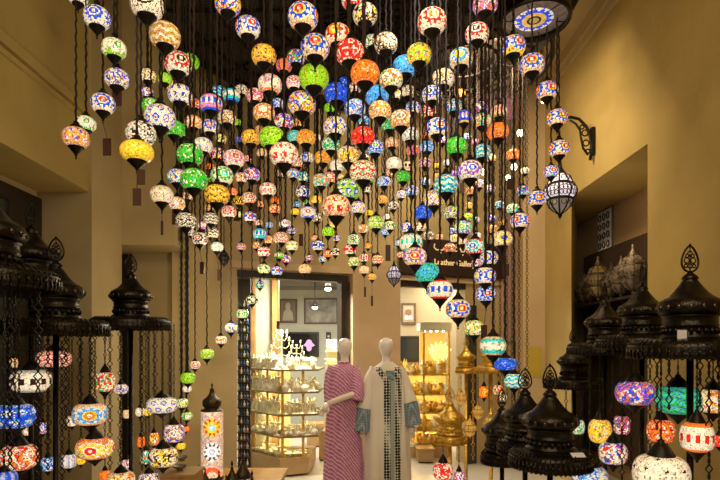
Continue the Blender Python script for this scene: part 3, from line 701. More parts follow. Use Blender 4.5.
# empty chain loops hanging from the stands
for i, (x, d, y0, y1, zt) in enumerate(((66, 2.85, 0, 430, 1.72), (80, 3.1, 0, 420, 1.72), (92, 3.1, 0, 400, 1.72), (62, 3.2, 0, 480, 1.72), (110, 3.75, 0, 470, 1.78), (142, 3.7, 0, 470, 1.78), (120, 4.1, 0, 470, 1.78), (155, 3.7, 0, 395, 1.78), (170, 4.0, 0, 430, 1.78), (48, 2.8, 0, 470, 1.72), (10, 2.3, 0, 480, 1.72), (38, 2.3, 0, 480, 1.72),
                                    (600, 3.9, 0, 470, 1.59), (612, 3.9, 0, 430, 1.59), (622, 3.3, 0, 480, 1.64), (657, 2.65, 0, 430, 1.6), (669, 2.5, 0, 410, 1.6), (700, 2.45, 0, 420, 1.6), (709, 2.4, 0, 480, 1.6), (718, 2.5, 0, 380, 1.6), (650, 3.5, 0, 480, 1.64), (590, 4.0, 0, 460, 1.59), (581, 4.6, 0, 450, 1.25), (566, 4.6, 0, 430, 1.25), (631, 3.7, 0, 470, 1.64),
                                    (473, 4.6, 0, 450, 1.2), (497, 4.6, 0, 430, 1.2), (459, 5.0, 0, 450, 1.3), (473, 5.05, 0, 460, 1.3))):
    d, zt = snap(x, 420, 6, d); q = P(x, y1, d); L = zt-q.z
    if L < .05: continue
    m = MB(); z = 0; k = 0
    while z < L:
        w = .018 if k % 3 == 1 else .007; dl = .042 if k % 3 == 1 else .03
        for s in (-1, 1): m.tube([(0, 0, z), (w*s, .003*s, z+dl/2), (0, 0, z+dl)], .0035, 4, False)
        z += dl; k += 1
    o = m.build('stand_chain', GOLD if 440 < x < 500 else IRON2, None, True); o.location = q
    side = 'left' if x < 100 else 'middle left' if x < 200 else 'gold' if x < 500 else 'right'
    tag(o, {'left': 'dark diamond link chain hanging from the leftmost carousel stands', 'middle left': 'dark diamond link chain hanging from the stand before the pale alcove', 'gold': 'gold link chain hanging from the gold lantern stands', 'right': 'dark diamond link chain hanging from the black stands at right'}[side], 'chain', 'diamond link chains on the %s stands' % side)

# ------------------------------------------------------------------ shelves with ornaments
def prof_mesh(name, pr, m, n=10): return MB().lathe(pr, n).mesh(name, m)
VASE = [(.001, 0), (.35, 0), (.3, .08), (.5, .3), (.42, .55), (.16, .7), (.14, .85), (.26, 1), (.001, .98)]
CAND = [(.001, 0), (.4, 0), (.36, .06), (.1, .12), (.14, .3), (.07, .4), (.12, .55), (.06, .7), (.2, .8), (.22, .88), (.07, .9), (.06, 1.15), (.001, 1.2)]
BOWL = [(.001, 0), (.3, 0), (.22, .1), (.55, .3), (.62, .45), (.56, .45), (.4, .25), (.001, .2)]
TOWER = [(.001, 0), (.3, 0), (.28, .35), (.34, .4), (.18, .6), (.2, .7), (.08, .95), (.001, 1.2)]
shapes = {}
def orn(kind, m):
    k = (kind, m.name)
    if k not in shapes: shapes[k] = prof_mesh({'vase': 'glass_vase', 'cand': 'candlestick', 'bowl': 'bowl', 'tower': 'incense_burner'}[kind], {'vase': VASE, 'cand': CAND, 'bowl': BOWL, 'tower': TOWER}[kind], m)
    return shapes[k]
NM = {'vase': ('small_vase', 'vase'), 'cand': ('candlestick', 'candlestick'), 'bowl': ('small_bowl', 'bowl'), 'tower': ('incense_burner', 'incense burner')}
def put_orn(kind, m, x, y, z, s, where, col):
    o = bpy.data.objects.new(NM[kind][0], orn(kind, m)); COL.objects.link(o); o.location = (x, y, z); o.scale = (s, s, s)
    tag(o, f'{col} {NM[kind][1]} on {where}', NM[kind][1], f'{NM[kind][1]}s on {where}')
rg = random.Random(3)
# unit 1: corner shelving
u1 = empty('corner_display_shelf', (-.99, 6.45, 0), 'lit corner shelving unit with silver and crystal ware on a tan base', 'shelf')
def loc(x, y): return (x+.99, y-6.45)
PB = [(-1.44, 6.9), (-.992, 6.45), (-.65, 6.58), (-.62, 7.3), (-1.44, 7.3)]
PS = [(-1.46, 6.88), (-.992, 6.42), (-.52, 6.55), (-.5, 7.3), (-1.46, 7.3)]
MB().prism([loc(*p) for p in PB], .03, .236).build('base', BASEWOOD, u1)
SH = [.515, .785, 1.065, 1.345]
for z in SH:
    sb_ = MB().prism([loc(*p) for p in PS], z-.022, z).build('shelf_board', mat('dull_bronze', (.22, .16, .07), .4, .6), u1)
    o = MB().prism([loc(*p) for p in [(-1.42, 7.1), (-1.0, 6.7), (-.6, 6.8), (-.6, 6.84), (-1.0, 6.74), (-1.42, 7.14)]], z-.032, z-.0225).build('strip_light', STRIP, sb_)
for (x, y) in ((-1.42, 6.95), (-.97, 6.5), (-.72, 6.58), (-1.2, 6.73)):
    MB().prism([loc(x+a, y+b) for a, b in ((-.016, 0), (.016, 0), (.016, .03), (-.016, .03))], .236, 1.34).build('post', GOLD, u1)
MB().prism([loc(*p) for p in [(-1.44, 7.27), (-.98, 7.27), (-.98, 7.3), (-1.44, 7.3)]], .236, 1.33).build('back_panel', YBACK, u1)
def fill(z, a, b, n, kinds, mats, smin, smax, where, col, depthoff=.08, rows=2):
    for r in range(rows):
        for i in range(n):
            t = (i+.5+rg.uniform(-.2, .2))/n
            x = a[0]+(b[0]-a[0])*t; y = a[1]+(b[1]-a[1])*t+depthoff+r*.13
            put_orn(rg.choice(kinds), rg.choice(mats), x, y, z, rg.uniform(smin, smax), where, col)
wh = ('the lowest glass shelf', 'the second shelf from below', 'the third shelf from below', 'the top of the corner shelf')
fill(.236, (-1.40, 6.9), (-1.0, 6.5), 7, ['bowl', 'vase'], [SILVER, CRYSTAL], .09, .13, 'the tan base of the corner shelf', 'pale'); fill(.236, (-.95, 6.5), (-.68, 6.6), 4, ['bowl'], [SILVER], .08, .11, 'the tan base of the corner shelf', 'pale')
for z, w_, kk in zip(SH, wh, (['vase', 'bowl', 'tower', 'cand'], ['cand', 'cand', 'tower'], ['tower', 'vase', 'cand', 'cand'], ['tower', 'cand', 'cand'])):
    mm = [CRYSTAL, SILVER]; 
    s0, s1 = ((.10, .15) if z < .6 else (.13, .19))
    fill(z, (-1.43, 6.88), (-1.02, 6.46), 10, kk, mm, s0, s1, w_, 'pale', .05, 3); fill(z, (-.95, 6.45), (-.57, 6.55), 8, kk, mm, s0*.8, s1*.85, w_, 'pale', .05, 3)
# silver candelabra
def candelabra(x, y, z, s, label):
    r = empty('candelabra', (x, y, z), label, 'candelabra')
    MB().lathe([(.001, 0), (.09*s, 0), (.07*s, .02*s), (.015*s, .05*s), (.025*s, .15*s), (.012*s, .2*s), (.012*s, .4*s), (.03*s, .43*s), (.001, .44*s)], 12).build('stem', SILVER, r, True)
    for k in range(3):
        zz = (.18+.1*k)*s; w = (.13-.03*k)*s
        for q in (-1, 1):
            am_ = MB().tube([(0, 0, zz), (q*w*.6, 0, zz-.02*s), (q*w, 0, zz+.02*s), (q*w, 0, zz+.07*s)], .008*s, 5).build('arm', SILVER, r, True)
            MB().lathe([(.001, 0), (.022*s, .01*s), (.012*s, .03*s), (.012*s, .06*s), (.001, .06*s)], 8).build('candle_cup', SILVER, am_, True, (q*w, 0, zz+.07*s))
    return r
candelabra(-1.02, 6.75, 1.345, 1.0, 'tall tiered silver candelabra on the corner shelf')
candelabra(-.82, 6.72, 1.345, .72, 'shorter silver candelabra right of the tall one')
tag(MB().ball((0, 0, 0), .03, 10).build('globe_finial_bulb', SPOTE, None, True), 'small white glowing ball above the tall silver candelabra', 'light bulb').location = (-1.02, 6.75, 1.345+.47)

# perfume column at left of the opening
pc = empty('perfume_rack', (-1.40, 6.2, 0), 'tall narrow dark rack of small blue bottles inside the left opening', 'rack')
MB().box(-.08, .07, .1, .16, 0, 2.45).build('frame', DARKWOOD, pc)
for k in range(20):
    MB().box(-.075, .065, .0, .1, .2+k*.1, .206+k*.1).build('shelf_board', DARKWOOD, pc)
for k in range(20):
    for j in range(4):
        col = [BLUEISH, SILVER, mat('pink_perfume', (.6, .3, .3), .2)][(k*2+j*5) % 7 % 3 if k < 5 else 0 if (k+j) % 3 else 1]
        o = bpy.data.objects.new('perfume_bottle', orn('vase', col)); COL.objects.link(o); o.location = (-1.40-.057+j*.035, 6.24, .207+k*.1); o.scale = (.03, .03, .075)
        cl_ = 'blue' if col is BLUEISH else 'silver' if col is SILVER else 'pink'; tag(o, f'small {cl_} perfume bottle on the tall narrow dark rack', 'bottle', f'{cl_} perfume bottles on the narrow rack')

# things on the far shop wall
def wall_picture(px0, py0, px1, py1, d, label, fm, im, cat='picture'):
    a = P(px0, py1, d); b = P(px1, py0, d); c = (a+b)/2; r = empty('framed_picture' if cat == 'picture' else 'television', c, label, cat)
    w, h = (b.x-a.x)/2, (b.z-a.z)/2; t = .035; global PRN
    MB().box(-w, w, .0, .03, h-t, h).box(-w, w, 0, .03, -h, -h+t).box(-w, -w+t, 0, .03, -h+t, h-t).box(w-t, w, 0, .03, -h+t, h-t).build('frame', fm, r)
    PRN = MB().box(-w+t, w-t, .01, .028, -h+t, h-t).build('print' if cat == 'picture' else 'screen', im, r)
    return r, w, h
FR = mat('brown_frame', (.12, .07, .04), .5); PR = mat('grey_print', (.35, .33, .28), .6, var=.5, vscale=5); PR2 = mat('cream_print', (.5, .45, .36), .6)
r, w, h = wall_picture(279, 299, 297, 323, 11.165, 'framed portrait print of a white robed figure on the far shop wall', FR, mat('tan_print', (.22, .17, .12), .6))
MB().lathe([(.001, -h*.8), (w*.62, -h*.8), (w*.5, -h*.1), (w*.22, h*.15), (w*.3, h*.35), (w*.26, h*.6), (.001, h*.72)], 16, (0, .004, 0), sy=.02).build('white_figure', PR2, PRN, True)
wall_picture(304, 298, 338, 324, 11.165, 'wide grey calligraphy print on the far shop wall', FR, PR)
r, w, h = wall_picture(283, 332, 319, 357, 11.165, 'black television with a pink shape on its screen', DARKWOOD, mat('tv_screen', (.01, .01, .015), .1), 'television')
MB().lathe([(.001, -.13), (.05, -.1), (.06, -.03), (.13, 0), (.07, .06), (.05, .11), (.001, .13)], 9, (.17, .008, -.02), sy=.05).build('screen_image', mat('tv_pink', (.6, .3, .5), .5, emit=(.8, .4, .7), es=.8), PRN)
r, w, h = wall_picture(326, 332, 331, 357, 11.165, 'narrow dark strip panel with a row of white squares', DARKWOOD, DARKWOOD)
for k in range(7): MB().box(-.02, .02, -.005, .0, -.2+k*.06, -.165+k*.06).build('white_square', PAPER, r)
r, w, h = wall_picture(401, 303, 416, 324, 8.965, 'framed portrait of a white head-scarfed person in the right shop', FR, mat('light_print', (.45, .38, .28), .6))
MB().lathe([(.001, -h*.7), (w*.55, -h*.7), (w*.5, -h*.3), (w*.2, -h*.1), (w*.3, h*.1), (w*.26, h*.4), (.001, h*.55)], 14, (0, .004, 0), sy=.02).build('scarf_figure', PAPER, PRN, True)
MB().lathe([(.001, -.07), (.05, -.04), (.05, .03), (.001, .06)], 10, (0, -.002, h*.15), sy=.05).build('face', mat('face_print', (.25, .13, .08), .6), r, True)
wall_picture(398, 336, 423, 362, 8.965, 'dark screen on the right shop wall', DARKWOOD, mat('screen2', (.02, .025, .03), .15), 'television')
# partition behind pictures in the right shop
struct('wall_shop_divider', MB().box(.5, 2.9, 9.0, 9.08, 0, 3.0), mat('divider_paint', (.36, .30, .20), .7))
# ceiling beams and spot lamps of the shop
for k in range(5):
    z = 2.9; y = 7.4+k*.8
    b = MB().box(-2.2, .9, y, y+.1, 2.78, 3.0); struct('trim_%d' % (12+k), b, mat('beam_grey', (.22, .2, .17), .6))
for i, (x, y, d) in enumerate(((328, 287, 8.2), (315, 306, 9.6))):
    r = empty('spot_lamp', P(x, y, d), ('bright white spotlight nearest the dark opening frame', 'white spotlight below and left of the brighter one')[i], 'spotlight')
    MB().lathe([(.001, .06), (.04, .06), (.05, -.02), (.001, -.02)], 12).build('housing', DARKWOOD, r, True)
    MB().ball((0, 0, -.03), .05, 10, .7).build('bulb', SPOTE, r, True)
    MB().tube([(0, 0, .06), (0, 0, 3.0-r.location.z)], .01, 5).build('rod', DARKWOOD, r)

# unit 2: golden shelves in the right opening
gx0, gx1, gy = .32, 1.32, 7.6
u2 = empty('golden_display_shelf', ((gx0+gx1)/2, gy, 0), 'golden lit display shelving packed with brass ware in the right opening', 'shelf')
hx = (gx1-gx0)/2
MB().box(-hx, hx, .42, .46, 0, 1.22).box(.1, hx, .42, .46, 1.22, 1.9).build('back_panel', mat('amber_lit_glass', (.7, .45, .12), .4, emit=(1, .62, .14), es=.42), u2)
MB().box(.06, hx+.02, -.02, .46, 1.86, 1.98).build('cornice', SHOPWALL, u2)
for x, zz in ((-hx, 1.2), (-.15, 1.2), (.1, 1.86), (hx-.03, 1.86)): MB().box(x, x+.03, 0, .03, .16, zz).build('post', GOLD, u2)
MB().box(-hx, hx, 0, .45, 0, .16).build('base', BASEWOOD, u2)
for z in (.40, .66, .93, 1.22):
    sb_ = MB().box(-hx, hx, 0, .42, z-.02, z).build('shelf_board', GOLD, u2)
    MB().box(-hx+.04, hx-.04, .2, .23, z-.03, z-.0205).build('strip_light', STRIP, sb_)
for k in range(4): MB().ball((.13+k*.09, .03, 1.85), .014, 6).build('downlight', SPOTE, u2)
for z, w_ in zip((.16, .40, .66, .93, 1.22), ('the base of the golden shelves', 'the lowest golden shelf', 'the second golden shelf', 'the third golden shelf', 'the top golden shelf')):
    fill(z, (gx0+.04, gy), (gx1-.04, gy), 16, ['cand', 'vase', 'bowl', 'tower', 'tower'], [GOLD, GOLD, CRYSTAL], .13, .19 if z < 1 else .2, w_, 'gold', .07, 2)
g = empty('gilded_ornament', (1.2, 7.8, 1.42), 'large golden leafy ornament glowing in the upper niche of the golden shelves', 'ornament')
m = MB()
for k in range(12):
    a = k*.5; m.tube([(0, 0, 0), (.1*math.cos(a), .03*math.sin(a*2), .1+.09*math.sin(a)), (.17*math.cos(a), 0, .17+.12*math.sin(a))], [.03, .04, .008], 6)
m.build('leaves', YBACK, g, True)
MB().lathe([(.001, -.2), (.08, -.2), (.04, -.12), (.05, 0), (.001, .02)], 12).build('foot', GOLD, g, True)
# low tan plinths inside the shop
for (px0, px1, y0, y1, d, lab) in ((307, 323, 424, 447, 8.4, 'tan plinth behind the corner shelf'), (319, 327, 431, 458, 7.4, 'small tan plinth next to the lilac dress'), (418, 434, 449, 463, 7.25, 'tan cabinet drawer below the golden shelves')):
    a = P(px0, 345, d); b = P(px1, 345, d); zt = H+(HY-y0)*d/F
    r = empty('display_plinth', ((a.x+b.x)/2, d, 0), lab, 'plinth'); w = (b.x-a.x)/2
    MB().box(-w, w, 0, .3, .02, zt-.03).build('body', BASEWOOD, r); MB().box(-w-.01, w+.01, -.01, .31, zt-.03, zt).build('top', WOOD, r); MB().box(-w+.01, w-.01, .02, .3, 0, .02).build('kick_board', DARKWOOD, r)
# far glassware shelves behind
u3 = empty('back_display_shelf', (-.25, 8.9, 0), 'pale lit glass shelves at the back of the left shop', 'shelf')
for z in (.9, 1.12, 1.34, 1.55): MB().box(-.35, .3, 0, .3, z-.015, z).build('shelf_board', YBACK, u3)
MB().box(-.35, .3, .3, .33, 0, 1.75).build('back_panel', SHOPWALL, u3); MB().box(-.35, .3, 0, .3, 0, .75).build('base', BASEWOOD, u3)
for z in (.9, 1.12, 1.34, 1.55):
    fill(z, (-.55, 8.9), (0.0, 8.9), 7, ['vase', 'cand', 'bowl'], [CRYSTAL, SILVER], .13, .17, 'the glass shelves at the back', 'pale', .1, 1)

# ------------------------------------------------------------------ sign
sa = Vector((*wxy(397), 0)); sb = Vector((*wxy(499), 0)); dv = (sb-sa).normalized(); nv_ = Vector((dv.y, -dv.x, 0))
sg = empty('shop_sign', (sa+sb)/2+nv_*.10+Vector((0, 0, 2.82)), 'long dark brown shop sign with gold Arabic and Latin lettering', 'sign')
sg.rotation_euler.z = math.atan2(dv.y, dv.x)
L2 = (sb-sa).length/2; zh = .235
MB().box(-L2, L2, -.02, .03, -zh, zh).build('board', mat('sign_brown', (.028, .012, .009), .45), sg)
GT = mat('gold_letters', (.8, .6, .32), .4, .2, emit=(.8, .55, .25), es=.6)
def text(body, size, x, z, name, font=None):
    cu = bpy.data.curves.new(name, 'FONT'); cu.body = body; cu.size = size; cu.extrude = .004; cu.offset = .0015
    o = bpy.data.objects.new('tmp', cu); COL.objects.link(o); bpy.context.view_layer.update()
    me = bpy.data.meshes.new_from_object(o.evaluated_get(bpy.context.evaluated_depsgraph_get())); bpy.data.objects.remove(o)
    me.materials.clear(); me.materials.append(GT)
    t = link(name, me, sg, (x, -.026, z)); t.rotation_euler.x = math.pi/2; return t
tx = text('Leather Gallery', .105, -.33, -.10, 'latin_lettering'); tx.scale = (.98, 1, 1)
ar = MB()
def stroke(pts, r=.013): ar.tube([(x, 0, z) for x, z in pts], r, 5)
# joined Arabic script strokes, right to left
base = 0.06
stroke([(-.62, base+.1), (-.64, base+.04), (-.58, base), (-.4, base), (-.36, base+.04)]); stroke([(-.3, base), (-.36, base+.0), (-.33, base+.09)])
stroke([(-.3, base), (-.16, base), (-.14, base+.14)]); stroke([(-.08, base+.14), (-.08, base), (.02, base), (.05, base+.05), (-.02, base+.08), (-.06, base+.05)])
stroke([(.1, base+.06), (.14, base+.0), (.22, base), (.24, base+.05), (.3, base), (.36, base+.07), (.3, base+.1)]); stroke([(.44, base+.07), (.47, base), (.4, base-.01)])
stroke([(.52, base+.15), (.53, base), (.68, base), (.70, base+.06)]); stroke([(.74, base), (.84, base), (.86, base+.05), (.8, base+.08), (.78, base+.02)])
for (x, z) in ((-.48, -.05), (-.45, -.05), (.0, .12), (.18, -.06), (.62, .1), (.65, .1), (.33, .15)): ar.ball((x, 0, base+z), .014, 6)
o = ar.build('arabic_lettering', GT, sg, True, (.02, -.026, .05)); o.scale = (.55, 1, .75)

# ------------------------------------------------------------------ mannequins
def patt(name, c1, c2, scale, kind):
    m = bpy.data.materials.new(name); m.use_nodes = True; nt = m.node_tree; b = nt.nodes['Principled BSDF']; b.inputs['Roughness'].default_value = .8
    tc = nt.nodes.new('ShaderNodeTexCoord')
    if kind == 'wave':
        t = nt.nodes.new('ShaderNodeTexWave'); t.wave_type = 'BANDS'; t.bands_direction = 'DIAGONAL'; t.inputs['Scale'].default_value = scale; t.inputs['Distortion'].default_value = 2.5; t.inputs['Detail Scale'].default_value = 3
        f = t.outputs['Fac']; nt.links.new(tc.outputs['Object'], t.inputs['Vector'])
    else:
        t = nt.nodes.new('ShaderNodeTexVoronoi'); t.inputs['Scale'].default_value = scale; t.inputs['Randomness'].default_value = .1
        nt.links.new(tc.outputs['Object'], t.inputs['Vector'])
        g = nt.nodes.new('ShaderNodeMath'); g.operation = 'GREATER_THAN'; g.inputs[1].default_value = .5; nt.links.new(t.outputs['Distance'], g.inputs[0]); f = g.outputs[0]
    mx = nt.nodes.new('ShaderNodeMix'); mx.data_type = 'RGBA'; mx.inputs[6].default_value = (*c1, 1); mx.inputs[7].default_value = (*c2, 1)
    nt.links.new(f, mx.inputs[0]); nt.links.new(mx.outputs[2], b.inputs['Base Color']); return m
PINKD = patt('lilac_print_fabric', (.37, .09, .32), (.74, .44, .56), 14, 'wave')
CREAM = mat('cream_linen', (.80, .75, .68), .85, bump=.2, bscale=60, var=.04)
EMB = patt('black_white_embroidery', (.012, .016, .022), (.62, .62, .56), 34, 'vor')
EMBB = patt('blue_grey_embroidery', (.08, .15, .24), (.33, .4, .42), 60, 'vor')
def figure(name, px, d, rings, mat_, folds, label, yaw=0):
    c = P(px, HY, d); root = empty(name, (c.x, d, 0), label, 'mannequin')
    n = 96; v = []; f = []
    def surf(z, phi, off=0):
        for k in range(len(rings)-1):
            if rings[k+1][0] >= z >= rings[k][0] or k == len(rings)-2:
                t = (z-rings[k][0])/(rings[k+1][0]-rings[k][0]); t = max(0, min(1, t)); t2 = t
                cx, rx, ry, fa = [rings[k][i]+(rings[k+1][i]-rings[k][i])*t2 for i in (1, 2, 3, 4)]; break
        q = 1+fa*(math.cos(folds*phi+math.sin(3*phi)*1.2+z*.8)+.5*math.cos(5*phi+1))
        return (cx+(rx*q+off)*math.cos(phi), -(ry*q+off)*-math.sin(phi), z)
    zs = np.linspace(rings[0][0], rings[-1][0], 60)
    for z in zs:
        for i in range(n): v.append(surf(z, 2*math.pi*i/n))
    for k in range(59):
        for i in range(n): f.append((k*n+i, k*n+(i+1) % n, (k+1)*n+(i+1) % n, (k+1)*n+i))
    MB().add(v, f).build('dress', mat_, root, True)
    return root, surf
m_ = 5.6/F
# lilac: rings (z, cx, rx, ry, fold)
Z = lambda y: H+(HY-y)*m_
RP = [(.03, .0, .22, .165, .05), (Z(480), 0, .215, .16, .05), (Z(440), 0, .195, .15, .045), (Z(415), .0, .18, .14, .03), (Z(395), .0, .165, .13, .015), (Z(382), 0, .155, .125, .0), (Z(374), 0, .15, .12, 0), (Z(369), 0, .142, .10, 0), (Z(365.5), 0, .11, .08, 0), (Z(363.5), .005, .065, .06, 0), (Z(361), .005, .052, .05, 0)]
R1, sf = figure('mannequin', 343, 5.6, RP, PINKD, 9, 'white faceless mannequin in a long lilac patterned dress, arm bent across')
def head(root, cx, ztop, zneck, tilt=0):
    h = ztop-zneck; m = MB()
    pr = [(.052, 0), (.045, .03), (.042, .06), (.046, .085), (.058, .105), (.072, .14), (.08, .175), (.081, .205), (.074, .235), (.055, .26), (.028, .275), (.001, .279)]
    k = h/.279; m.lathe([(r*.95, z*k) for r, z in pr], 28, (cx, 0, zneck), sy=1.15)
    return m
bd_ = head(R1, .02, Z(338), Z(363))
# torso core, both arms and hands belong to the body
def hand(m, w, dirv, up, s=1.0):
    dirv = Vector(dirv).normalized(); side = dirv.cross(Vector(up)).normalized(); n = side.cross(dirv)
    m.tube([w, w+dirv*.04*s, w+dirv*.085*s], [.022*s, .034*s, .03*s], 8)
    for i, (o, l) in enumerate(((-.024, .06), (-.008, .072), (.008, .068), (.024, .052))):
        b = w+dirv*.08*s+side*o*s
        m.tube([b, b+dirv*l*.5*s-n*.006*s, b+dirv*l*s-n*.022*s], [.0095*s, .0085*s, .006*s], 6)
    b = w+dirv*.03*s-side*.028*s
    m.tube([b, b+dirv*.03*s-side*.022*s, b+dirv*.06*s-side*.02*s-n*.008*s], [.012*s, .010*s, .007*s], 6)
elb = Vector((.115, -.14, Z(393))); wr = Vector((-.15, -.24, Z(401)))
bd_.tube([Vector((.14, 0, Z(369))), Vector((.16, -.04, Z(382))), elb, (elb+wr)/2+Vector((0, -.01, .005)), wr], [.045, .04, .036, .032, .022], 12)
hand(bd_, wr, (-.55, -.1, -.85), (0, -1, 0))
bd_.build('body', SKIN, R1, True)
slv = MB().tube([(.115, 0, Z(367)), (.14, -.02, Z(373)), (.155, -.06, Z(383)), (.15, -.10, Z(393)), (.135, -.10, Z(398))], [.05, .06, .07, .08, .085], 20, False)
slv.build('sleeve', PINKD, R1, True)
slv = MB().tube([(-.11, 0, Z(367)), (-.14, -.01, Z(374)), (-.155, -.01, Z(388)), (-.15, -.02, Z(402))], [.05, .055, .055, .05], 20, False)
slv.build('sleeve', PINKD, R1, True)
MB().torus(.058, .012, (.005, 0, Z(362.5)), 24, 6).build('collar', PINKD, R1, True)
tag(MB().lathe([(.001, 0), (.2, 0), (.2, .012), (.02, .02), (.018, .05), (.001, .05)], 24).build('stand_base', IRON2, R1, True))
# cream robe
RW = [(.03, 0, .255, .18, .05), (Z(480), 0, .25, .17, .045), (Z(450), 0, .24, .16, .04), (Z(420), 0, .225, .15, .025), (Z(395), 0, .215, .14, .01), (Z(380), 0, .20, .135, 0), (Z(373), 0, .19, .12, 0), (Z(369), 0, .16, .10, 0), (Z(366), 0, .12, .085, 0), (Z(363), 0, .075, .065, 0), (Z(361.5), 0, .06, .055, 0)]
R2, sw = figure('mannequin', 387, 5.6, RW, CREAM, 8, 'white faceless mannequin in a long cream robe with dark embroidered front')
b2 = head(R2, -.01, Z(337.5), Z(363))
for s in (-1, 1):
    w = Vector((s*.26, -.06, Z(424))); b2.tube([(s*.15, 0, Z(370)), (s*.20, -.01, Z(390)), (s*.24, -.03, Z(408)), w], [.045, .04, .032, .022], 10); hand(b2, w, (s*.05, -.1, -1), (0, -1, 0))
b2.build('body', SKIN, R2, True)
for s, yy in ((-1, 408), (1, 402)):
    MB().tube([(s*.13, 0, Z(368)), (s*.175, 0, Z(378)), (s*.215, -.02, Z(392)), (s*.245, -.04, Z(yy))], [.055, .062, .07, .08], 24, False).build('sleeve', CREAM, R2, True)
    MB().tube([(s*.245, -.04, Z(yy)), (s*.262, -.05, Z(yy+11)), (s*.28, -.06, Z(yy+22))], [.082, .086, .09], 24, False).build('embroidered_cuff', EMBB, R2, True)
def panel(name, p0, p1, y0, y1, mt, off=.005, sh=0):
    v = []; f = []; nz = 40; npn = 8
    for k in range(nz+1):
        z = Z(y1)+(Z(y0)-Z(y1))*k/nz if y1 < 999 else .05+(Z(y0)-.05)*k/nz
        w = min(1, 1.0); 
        for i in range(npn+1):
            # constant width in metres
            xx = p0+(p1-p0)*i/npn+sh*max(0, (z-Z(381))/(Z(367)-Z(381))); rx = abs(sw(z, 0)[0]); phi = -math.pi/2+math.asin(max(-.99, min(.99, xx/max(rx, .08)))); x, y, zz = sw(z, phi, off); v.append((x, y, zz))
    for k in range(nz):
        for i in range(npn): a = k*(npn+1)+i; f.append((a, a+1, a+npn+2, a+npn+1))
    MB().add(v, f).build(name, mt, R2, True)
panel('embroidered_band', -.04, .03, 367, 1000, EMB, .005, -.10); panel('embroidered_band', .075, .145, 367, 1000, EMB, .005, .0)
panel('embroidered_panel', .03, .075, 380, 1000, mat('grey_blue_linen', (.34, .40, .40), .8), .004)
panel('embroidered_yoke', -.02, .075, 370, 384, EMBB, .003)
tag(MB().lathe([(.001, 0), (.22, 0), (.22, .012), (.02, .02), (.018, .05), (.001, .05)], 24).build('stand_base', IRON2, R2, True))

# ------------------------------------------------------------------ floor-lamp tower, small lanterns and table at lower left
tb = empty('low_display_table', (-1.35, 4.75, 0), 'low wooden table under the tower lamp and small domed lanterns', 'table')
MB().box(-.42, .58, -.55, .8, .30, .34).build('tabletop', WOOD, tb)
for x in (-.38, .5):
    for y in (-.5, .72): MB().box(x, x+.05, y, y+.05, 0, .30).build('leg', WOOD, tb)
d = 5.1; c = P(212, 476, d); zt = .34
tw = empty('tower_lamp', (c.x, d, zt), 'tall mosaic cylinder lamp with a bronze dome, orange and white flowers', 'lamp')
Rt = .108; ht = H+(HY-411)*d/F-zt
nl, nv = 56, 60
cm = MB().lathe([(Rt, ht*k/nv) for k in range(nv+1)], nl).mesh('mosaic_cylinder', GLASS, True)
at = cm.attributes.new('mosaic', 'FLOAT_COLOR', 'FACE'); k_, i_ = np.divmod(np.arange(nl*nv), nl)
z = (k_+.5)/nv*ht; lon = (i_+.5)*2*math.pi/nl-math.atan2(-c.y, -c.x); lon = (lon+math.pi/2) % math.pi-math.pi/2
rng = np.random.default_rng(5); cc = np.tile(np.array([.62, .42, .27]), (len(z), 1))
j = rng.random(len(z)); cc[j < .15] = (.4, .25, .3); cc[j > .85] = (.8, .65, .45)
for yy, cA, cB, cC in ((426, (.95, .35, .02), (.95, .5, .05), (.2, .6, .7)), (450, (.1, .05, .05), (.9, .85, .8), (.5, .45, .6))):
    zc = H+(HY-yy)*d/F-zt; r = np.hypot(lon*Rt, z-zc); th = np.arctan2(z-zc, lon*Rt)
    cc[r < .088] = cB; cc[(r < .085) & (r > .055) & (np.cos(th*10) > .1)] = cA if yy == 450 else (.5, .06, .01); cc[r < .052] = cB; cc[r < .03] = cC; cc[r < .012] = (.9, .9, .9)
zc = H+(HY-474)*d/F-zt; r = np.hypot(lon*Rt, z-zc); cc[(r < .09) & (r > .05)] = (.85, .1, .03)
cc *= .65+.6*rng.random((len(cc), 1))
at.data.foreach_set('color', np.concatenate([cc, np.ones((len(cc), 1))], 1).ravel().astype(np.float32))
link('mosaic_cylinder', cm, tw)
DB = mat('bronze_dome', (.06, .045, .025), .38, .85, bump=.5, bscale=90, var=.4, vscale=30)
k = d/F
MB().lathe([(Rt*1.0, 0), (Rt*1.0, .015), (Rt*.75, .02), (Rt*.62, .03), (Rt*.8, .05), (Rt*.86, .08), (Rt*.8, .11), (Rt*.45, .14), (Rt*.25, .17), (Rt*.18, .2), (Rt*.22, .21), (Rt*.08, .225), (Rt*.06, .245), (Rt*.14, .255), (Rt*.04, .265), (.001, .28)], 24, (0, 0, ht)).build('dome', DB, tw, True)
MB().lathe([(Rt*1.05, 0), (Rt*1.08, .015), (Rt*1.02, .03), (Rt*.9, .03), (.001, .0)], 24).build('foot', DB, tw, True)
